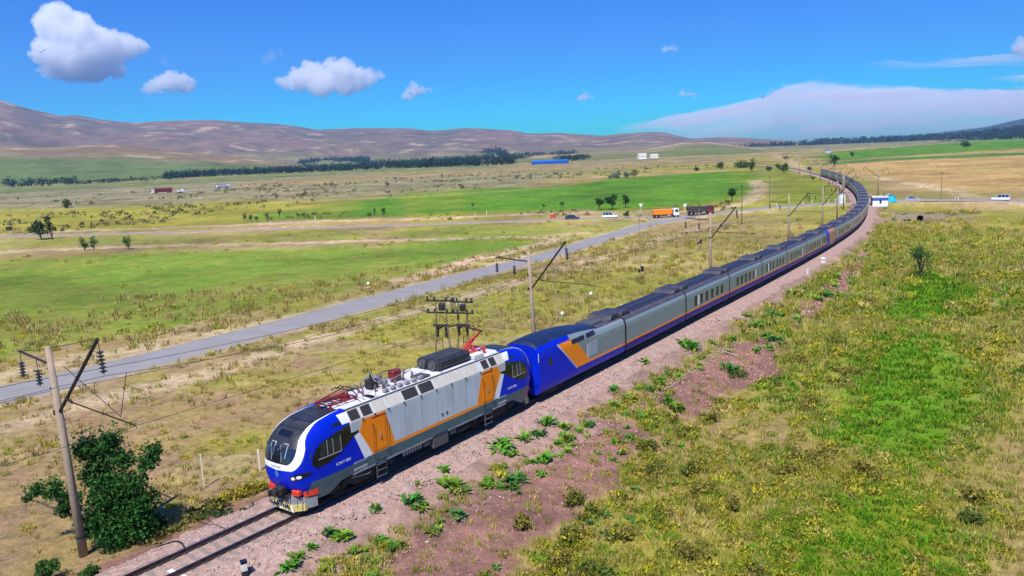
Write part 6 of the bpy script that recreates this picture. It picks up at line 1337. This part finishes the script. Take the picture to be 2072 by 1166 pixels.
def f_bush(x, y, r, s, d, road, rng):
    n = len(x); pn = fbm(x / 7, y / 7, 97, 3); g = greenness(x, y); b = slope_mask(x, y, d)
    edge = (d > 5) & (d < 26); keep = (rng.random(n) < np.where(d > 0, .10 + .8 * sstep(.48, .66, pn) + .25 * edge, .03 + .34 * sstep(.56, .7, pn))) & ((b < -.35) | (rng.random(n) < .05)) & ((g < 1.5) | (rng.random(n) < .12))
    t = pick([(.36, .33, .02), (.29, .30, .02), (.40, .34, .035), (.20, .27, .02), (.42, .33, .09)], rng, n, .3); return keep, np.clip(r / 60, .75, 2.0) * rng.uniform(.45, 1.35, n) * np.where(d > 0, 1.05, .75), t
def f_flower(x, y, r, s, d, road, rng):
    n = len(x); pn = fbm(x / 5, y / 5, 99, 3); keep = (pn > .56) & (slope_mask(x, y, d) < -.4) & (d > 6) & (greenness(x, y) < 1) & (r < 75); t = pick([(.10, .115, .02), (.12, .125, .025)], rng, n); return keep, rng.uniform(.6, 1.25, n), t
cnt = []
SCRT = [dome(16, .55, .5, .26, 21), dome(16, .7, .45, .28, 22)]
_scrub_px = [a[0] for a in AREAS if a[1] is SCRUB or a[1] is OLIVE]
def f_scrub(x, y, r, s, d, road, rng):
    n = len(x); g = np.full(n, -99.0)
    for q in _scrub_px[:6]: g = np.maximum(g, inpoly(q, x, y, 4))
    pn = fbm(x / 40, y / 40, 93, 3); keep = (g > 0) & (rng.random(n) < sstep(.45, .65, pn)) & (d < -30)
    return keep, rng.uniform(.6, 1.9, n) * np.clip(r / 300, .8, 1.6), pick([(.12, .13, .04), (.17, .15, .06), (.08, .10, .03), (.24, .19, .10)], rng, n)
cnt.append(plants('scrub_bushes', 'low grey green scrub dotting the far plain', 9000, 140, 1100, -38, 30, 105, f_scrub, SCRT, m_leaf)[1])
cnt.append(plants('dry_grass', 'dry straw coloured grass tufts over the steppe', 60000, 27, 210, -42, 44, 101, f_dry, DRYT, m_blade)[1])
cnt.append(plants('green_grass', 'fresh green grass in the damp patches right of the train', 26000, 27, 190, -10, 44, 102, f_green, GRNT, m_blade)[1])
cnt.append(plants('wormwood_clumps', 'yellow green wormwood clumps scattered over the dry ground', 17000, 27, 260, -42, 44, 103, f_bush, BUSHT, m_leaf)[1])
cnt.append(plants('yellow_flowers', 'wild plants dotted with small yellow flowers', 700, 27, 80, -5, 44, 104, f_flower, FLOWT, m_leaf)[1])
def rosette(n, seed, tall=False):
    r = np.random.default_rng(seed); V = []; T = []; F_ = []
    for k in range(n):
        a = r.uniform(0, 6.28); L_ = r.uniform(.3, .6); el = r.uniform(.6, 1.4) if tall else r.uniform(.05, 1.0); wd = L_ * r.uniform(.12, .24); d = np.array([math.cos(a) * math.cos(el), math.sin(a) * math.cos(el), math.sin(el)]); sd = np.array([-math.sin(a), math.cos(a), 0]); o = np.array([r.normal() * .12, r.normal() * .12, 0]); i = len(V); m1 = o + d * L_ * .5 + (0, 0, .05)
        V += [o, m1 - sd * wd, m1 + sd * wd, o + d * L_ * np.array([1.1, 1.1, .8])]; T += [(i, i + 1, i + 2), (i + 1, i + 3, i + 2)]; s = r.uniform(.65, 1.4); F_ += [(s * .7, s * .7, s * .7), (s, s, s), (s, s, s), (s * 1.3, s * 1.25, s)]
    return np.array(V), np.array(T), np.array(F_)
def f_weed(x, y, r, s, d, road, rng):
    n = len(x); pn = fbm(x / 4, y / 4, 113, 3); keep = (d > 4.6) & (d < 13.5) & (s > -8) & (s < 260) & (rng.random(n) < sstep(.42, .62, pn) * np.where(d < 9, 1, .4)); t = pick([(.08, .26, .02), (.12, .28, .02), (.17, .27, .03), (.06, .20, .04)], rng, n, .3)
    return keep, np.clip(r / 55, .8, 2.2) * rng.uniform(.45, 1.15, n), t
cnt.append(plants('green_weeds', 'small green weeds growing along the foot of the ballast', 5200, 28, 260, -14, 34, 106, f_weed, [rosette(16, 1), rosette(20, 2, True), rosette(14, 3)], m_leaf)[1])
# yellow broom-like growth at the rail edge left of the locomotive
def clump_at(px, py, wpx, hpx, col, label, name, cat, group, n=170, fl=False, seed=0, leaf=.10):
    p = at(px, py); dist = math.sqrt(p[0] ** 2 + p[1] ** 2 + (H - p[2]) ** 2); w = wpx * dist / FPX; h = hpx * dist / FPX; rng = np.random.default_rng(int(px * 13 + py) + seed)
    cs = [(rng.normal() * w * .2, rng.normal() * w * .2, h * rng.uniform(.15, .45)) for _ in range(5)]; V, T, C = leaf_cloud(cs, [w * rng.uniform(.2, .32) for _ in cs], n, leaf, rng, col, .35, min(1.2, h / w))
    if fl: k = np.repeat(rng.random(n) < .10, 4); C = np.where(k[:, None], np.array([.62, .46, .02]), C)
    V[:, 2] = np.maximum(V[:, 2], -.05)
    r = empty(name, p, 0, label, cat, group); tri_mesh('foliage', V, T, m_leaf, C, parent=r)
    st = MB()
    for c in cs: st.tube([(c[0] * .3, c[1] * .3, -.1), (c[0], c[1], c[2] + h * .2)], [.02, .008], 4)
    st.build('stem', m_bark, r); return r
for x, y, w, h in [(500, 1002, 60, 34), (462, 1012, 50, 30), (430, 1030, 60, 34), (395, 1046, 60, 32), (530, 992, 40, 26), (352, 1072, 60, 34), (310, 1094, 60, 30)]: clump_at(x, y, w, h, (.24, .215, .02) if x > 440 else (.17, .165, .035), 'yellow green bushy growth along the ballast edge left of the locomotive', 'broom_bush', 'bush', 'bushes along the left ballast edge', 260, x > 440)
for x, y, w, h in [(500, 1040, 52, 16), (440, 1046, 44, 14)]: clump_at(x, y, w, h, (.05, .12, .03), 'low dark green weeds at the ballast edge, %s the black cable' % ('above' if x == 500 else 'beside'), 'low_weed', 'plant', 'low weeds at the ballast edge', 120)
# prominent flowering and olive bushes on the right
_bb = [(1165, 1030, 56, 50, 1), (1195, 1048, 50, 44, 1), (1045, 1075, 52, 48, 0), (1120, 1150, 80, 60, 0), (1150, 1095, 60, 44, 1), (1390, 960, 50, 36, 1), (1420, 1000, 50, 34, 0), (1480, 1030, 44, 30, 0), (1330, 960, 50, 38, 1), (1310, 910, 46, 34, 1), (1440, 850, 50, 34, 1), (1625, 935, 62, 40, 0), (1750, 960, 66, 40, 0), (1665, 930, 58, 38, 0), (1590, 960, 60, 34, 0), (1975, 1020, 60, 36, 0), (1975, 1060, 50, 30, 2), (1390, 1140, 80, 48, 0), (1260, 1090, 50, 34, 0), (1220, 1166, 70, 44, 2), (1730, 760, 40, 28, 0), (1690, 700, 44, 28, 0), (1620, 740, 46, 30, 0), (1560, 780, 50, 34, 2), (1640, 820, 46, 28, 0), (1700, 640, 36, 24, 0), (1760, 620, 36, 22, 0), (1500, 760, 44, 28, 2)]
for x, y, w, h, k in _bb: clump_at(x, y, w, h, [(.22, .19, .03), (.12, .14, .02), (.11, .16, .025)][k], ['olive yellow bush in the field right of the train', 'bush dotted with yellow flowers beside the gravel bank', 'fresh green bush in the field right of the train'][k], 'field_bush', 'bush', ['olive bushes right of the train', 'yellow flowering bushes right of the train', 'green bushes right of the train'][k], 300, k == 1)
# broad-leaved weeds: rosettes of big leaves on the gravel
def weed(px, py, wpx, col, seed):
    p = at(px, py); dist = math.sqrt(p[0] ** 2 + p[1] ** 2 + (H - p[2]) ** 2); w = wpx * dist / FPX; rng = np.random.default_rng(seed); V = []; T = []; C = []
    tall = rng.random() < .35; nl = int(rng.integers(22, 60))
    for k in range(nl):
        a = rng.uniform(0, 6.28); L_ = w * .5 * rng.uniform(.45, 1.1); el = rng.uniform(.7, 1.45) if tall else rng.uniform(.05, 1.0); wd = L_ * rng.uniform(.10, .24); d = np.array([math.cos(a) * math.cos(el), math.sin(a) * math.cos(el), math.sin(el)]); sd = np.array([-math.sin(a), math.cos(a), 0]); o = np.array([rng.normal() * w * .14, rng.normal() * w * .14, .02]); i = len(V)
        m1 = o + d * L_ * .5 + (0, 0, L_ * .1); V += [o, m1 - sd * wd, m1 + (0, 0, -.03), m1 + sd * wd, o + d * L_ * np.array([1.1, 1.1, .8])]; T += [(i, i + 1, i + 2), (i, i + 2, i + 3), (i + 1, i + 4, i + 2), (i + 2, i + 4, i + 3)]
        cc_ = np.array(col) * rng.uniform(.6, 1.4) * np.array([rng.uniform(.8, 1.6), 1, 1]); C += [cc_ * .7, cc_, cc_, cc_, cc_ * 1.3]
    r = empty('broad_leaf_weed', p, 0, 'bright green broad-leaved weed on the gravel bank right of the rails', 'plant', 'broad-leaved weeds on the gravel bank')
    tri_mesh('leaves', np.array(V), np.array(T), m_leaf, np.array(C), parent=r)
    st = MB(); st.tube([(0, 0, -.1), (0, 0, w * .3)], [.03, .015], 5).tube([(.05, .03, 0), (w * .12, w * .06, w * .22)], [.02, .01], 4).build('stem', m_bark, r)
_w = [(665, 1082, 44), (695, 1090, 38), (790, 1115, 40), (810, 1108, 34), (628, 1110, 24), (720, 1120, 34), (830, 1018, 44), (850, 1030, 30), (760, 1036, 34), (915, 985, 50), (935, 995, 40), (842, 985, 24), (898, 958, 34), (985, 985, 32), (1040, 978, 46), (1010, 950, 30), (1015, 905, 46), (1035, 920, 36), (955, 918, 34), (1000, 900, 28), (1105, 935, 40), (1060, 890, 40), (1090, 880, 34), (1145, 888, 34), (1110, 860, 40), (1140, 868, 30), (925, 1046, 36), (880, 1082, 34), (890, 1062, 24), (1245, 825, 30), (1190, 865, 28), (1272, 810, 34), (1400, 708, 40), (1385, 698, 34), (1480, 752, 46), (1372, 830, 44), (1350, 815, 34), (1532, 665, 32), (1565, 640, 30), (1605, 598, 36), (1620, 590, 30), (1300, 736, 30), (1240, 790, 26), (1660, 600, 26), (1480, 690, 24), (1330, 770, 30), (1440, 640, 26), (1510, 640, 24), (585, 1150, 40), (600, 1130, 30)]
for k, (x, y, w) in enumerate(_w): weed(x, y, w * 1.15, [(.075, .26, .02), (.12, .28, .02), (.055, .22, .035), (.15, .26, .025)][k % 4], k)
print('plants', cnt, sum(len(o.data.polygons) * (2 if len(o.data.polygons[0].vertices) == 4 else 1) for o in bpy.data.objects if o.type == 'MESH' and len(o.data.polygons)))
# ------------------------------------------------------------------ haze and clouds
def haze():
    hw, z0, z1 = 9700.0, -14.0, 1250.0
    m = bpy.data.materials.new('haze_air'); m.use_nodes = True; nt = m.node_tree; nt.nodes.clear()
    o_ = nt.nodes.new('ShaderNodeOutputMaterial'); v = nt.nodes.new('ShaderNodeVolumePrincipled')
    v.inputs['Color'].default_value = (.34, .50, .95, 1); v.inputs['Density'].default_value = HAZE; v.inputs['Anisotropy'].default_value = .2
    nt.links.new(v.outputs[0], o_.inputs['Volume'])
    b = MB().box((0, 0, (z0 + z1) / 2), (2 * hw, 2 * hw, z1 - z0)); o = b.build('haze', m); tag(o, 'pale blue summer haze over the plain', kind='stuff')
HAZE = 6.2e-5
haze()
def cloud_mat(name, dens, col=(1, 1, 1), an=.0):
    m = bpy.data.materials.new(name); m.use_nodes = True; nt = m.node_tree; nt.nodes.clear(); o_ = nt.nodes.new('ShaderNodeOutputMaterial'); v = nt.nodes.new('ShaderNodeVolumePrincipled')
    v.inputs['Color'].default_value = (*col, 1); v.inputs['Density'].default_value = dens; v.inputs['Anisotropy'].default_value = an; nt.links.new(v.outputs[0], o_.inputs['Volume']); return m
def cloud(lumps, label, dist=13000.0, dens=.0075, seed=0, vox=1.8, amp=.75, flat=1.0):
    rng = np.random.default_rng(seed); bm = bmesh.new(); k = dist / FPX; c0 = None
    for x, y, r in lumps:
        d = ray(x, y); p = Vector(d * (dist / math.hypot(d[0], d[1]))) + Vector((0, 0, H)); c0 = c0 or p
        f = p.normalized(); q = (p - c0) + f * rng.uniform(-.5, .5) * r * k
        bmesh.ops.create_icosphere(bm, subdivisions=3, radius=r * k, matrix=Matrix.Translation(q) @ Matrix.Diagonal((1, 1.0, flat, 1)))
        for _ in range(16):
            a = rng.normal(size=3); a /= np.linalg.norm(a); a[2] = a[2] * .7 + .15; rr = r * k * rng.uniform(.2, .45)
            bmesh.ops.create_icosphere(bm, subdivisions=2, radius=rr, matrix=Matrix.Translation(q + Vector(a * np.array([1, 1, flat])) * r * k * .95))
    me = bpy.data.meshes.new('cloud'); bm.to_mesh(me); bm.free(); o = bpy.data.objects.new('cloud', me); COL.objects.link(o); o.location = c0
    rm = o.modifiers.new('skin', 'REMESH'); rm.mode = 'VOXEL'; rm.voxel_size = vox * k; rm.use_smooth_shade = True
    for i, (sc, am) in enumerate(((20, 9), (8, 7), (3.6, 2.8))):
        tx = bpy.data.textures.new('puff', 'CLOUDS'); tx.noise_scale = sc * k; tx.noise_depth = 2; dm = o.modifiers.new('puff', 'DISPLACE'); dm.texture = tx; dm.strength = am * k * amp * 2; dm.mid_level = .5; dm.texture_coords = 'LOCAL'
    me.materials.append(cloud_mat('cloud_vapour', dens)); return tag(o, label, 'cloud')
cloud([(118, 48, 34), (112, 70, 24), (150, 75, 40), (190, 95, 38), (225, 98, 30), (258, 95, 22), (285, 95, 13), (105, 108, 30), (85, 112, 18), (140, 118, 40), (178, 122, 40), (215, 128, 22), (235, 140, 18), (200, 145, 14), (110, 142, 16), (140, 146, 15), (88, 145, 10)], 'largest towering white cloud at the upper left', seed=1)
cloud([(342, 163, 18), (318, 172, 14), (370, 168, 18), (384, 176, 12), (300, 181, 8), (350, 178, 12), (285, 184, 5)], 'small white cloud to the lower right of the largest cloud', seed=2)
cloud([(668, 128, 12), (632, 152, 24), (605, 162, 22), (690, 155, 30), (715, 162, 25), (745, 158, 16), (768, 152, 9), (578, 168, 12), (562, 165, 6), (650, 172, 24), (700, 176, 18)], 'wide white cloud left of the middle of the sky', seed=3)
cloud([(840, 184, 13), (826, 194, 9), (856, 184, 8), (868, 182, 4)], 'small cloud to the right of the wide white cloud', seed=4, vox=1.5)
cloud([(552, 112, 10), (542, 122, 8), (568, 108, 7)], 'thin wisp of cloud above the left of the wide white cloud', seed=5, vox=1.5, dens=.0012)
cloud([(1186, 195, 8), (1177, 198, 5), (1196, 197, 5)], 'tiny white cloud in the middle of the sky', seed=6, vox=1.2, flat=.7)
cloud([(1385, 188, 6), (1394, 192, 7), (1404, 196, 4)], 'tiny slanting cloud above the start of the cloud bank', seed=7, vox=1.2, flat=.7)
cloud([(1350, 98, 6), (1358, 97, 7), (1366, 99, 5)], 'tiny round cloud high above the right hills', seed=8, vox=1.2, flat=.7)
cloud([(2070, 92, 13), (2082, 100, 16), (2062, 100, 7)], 'part of a white cloud at the upper right edge', seed=9, vox=1.5)
cloud([(335, 122, 8), (340, 132, 6)], 'faint wisp above the small left cloud', seed=10, vox=1.5, dens=.0006)
cloud([(240, 218, 6), (255, 216, 8), (270, 219, 5)], 'faint wisp of cloud just above the left hills', seed=11, vox=1.5, flat=.6, dens=.0008)
def bank(tops, bots, dist, depth, dens, label, seed):
    """wide flat sheet of cloud: thick at its top edge, thinning to nothing downwards"""
    xs = np.linspace(tops[0][0], tops[-1][0], 110); yt = np.interp(xs, *zip(*tops)); yb = np.interp(xs, *zip(*bots)); F_, B_ = [], []
    v = np.linspace(0, 1, 22)
    for j, t in enumerate(v):
        y = yt + (yb - yt) * t + (fbm(xs / 40, xs * 0 + j * .35, seed, 5, .6) - .5) * 15 * (1 - t * .5); th = depth * np.minimum(1, .12 + t * 6) * (1 - .82 * t) * (.05 + 2.1 * fbm(xs / 130 + t * 1.5, xs * 0 + t * 9.0, seed + 3, 5, .6) ** 1.3) * np.clip(np.minimum((xs - xs[0]), (xs[-1] - xs)) / 220, 0.01, 1) + 2
        for L_, sg in ((F_, -1), (B_, 1)):
            row = []
            for a, b, h in zip(xs, y, th): d = ray(a, b); row.append(d / math.hypot(d[0], d[1]) * (dist + sg * h / 2) + np.array([0, 0, H]))
            L_.append(row)
    ring = np.concatenate([np.array(F_), np.array(B_)[:, ::-1]], 1); b = MB().grid(ring, closed=True); n = ring.shape[1]
    b.add(ring[0], [tuple(range(n))]); b.add(ring[-1], [tuple(range(n))]); o = b.build('cloud', cloud_mat('bank_vapour', dens, (.985, .985, 1.0), .0)); 
    bmm = bmesh.new(); bmm.from_mesh(o.data); bmesh.ops.remove_doubles(bmm, verts=bmm.verts, dist=.01); bmesh.ops.recalc_face_normals(bmm, faces=bmm.faces); bmm.to_mesh(o.data); bmm.free(); return tag(o, label, 'cloud')
bank([(1240, 262), (1340, 238), (1480, 214), (1560, 188), (1600, 170), (1640, 165), (1690, 170), (1710, 176), (1800, 176), (1950, 182), (2072, 180), (2400, 168)], [(1240, 270), (1400, 282), (1600, 292), (2072, 262), (2400, 240)], 17000, 3200, .0013, 'broad pale lavender cloud bank low over the right hills', 4)
bank([(1740, 130), (1790, 122), (1850, 126), (2000, 112), (2200, 104)], [(1740, 134), (1850, 142), (2000, 134), (2200, 140)], 17000, 1200, .0011, 'faint streak of high cloud at the upper right', 8)
bank([(1990, 158), (2072, 150), (2300, 146)], [(1990, 160), (2072, 166), (2300, 168)], 17000, 1500, .0022, 'pale flat cloud streak at the right edge above the bank', 12)
cloud([(1540, 200, 9), (1570, 190, 12), (1600, 180, 13), (1625, 175, 12), (1650, 173, 13), (1680, 176, 11), (1702, 182, 9)], 'puffy white crown on the left part of the low cloud bank', dist=16000.0, dens=.0016, seed=21, flat=.6)
cloud([(1770, 190, 7), (1800, 187, 9), (1850, 184, 10), (1905, 186, 9), (1950, 186, 10), (2010, 187, 10), (2070, 184, 12)], 'long ragged white top edge of the cloud bank at the right', dist=16000.0, dens=.0013, seed=22, flat=.45)
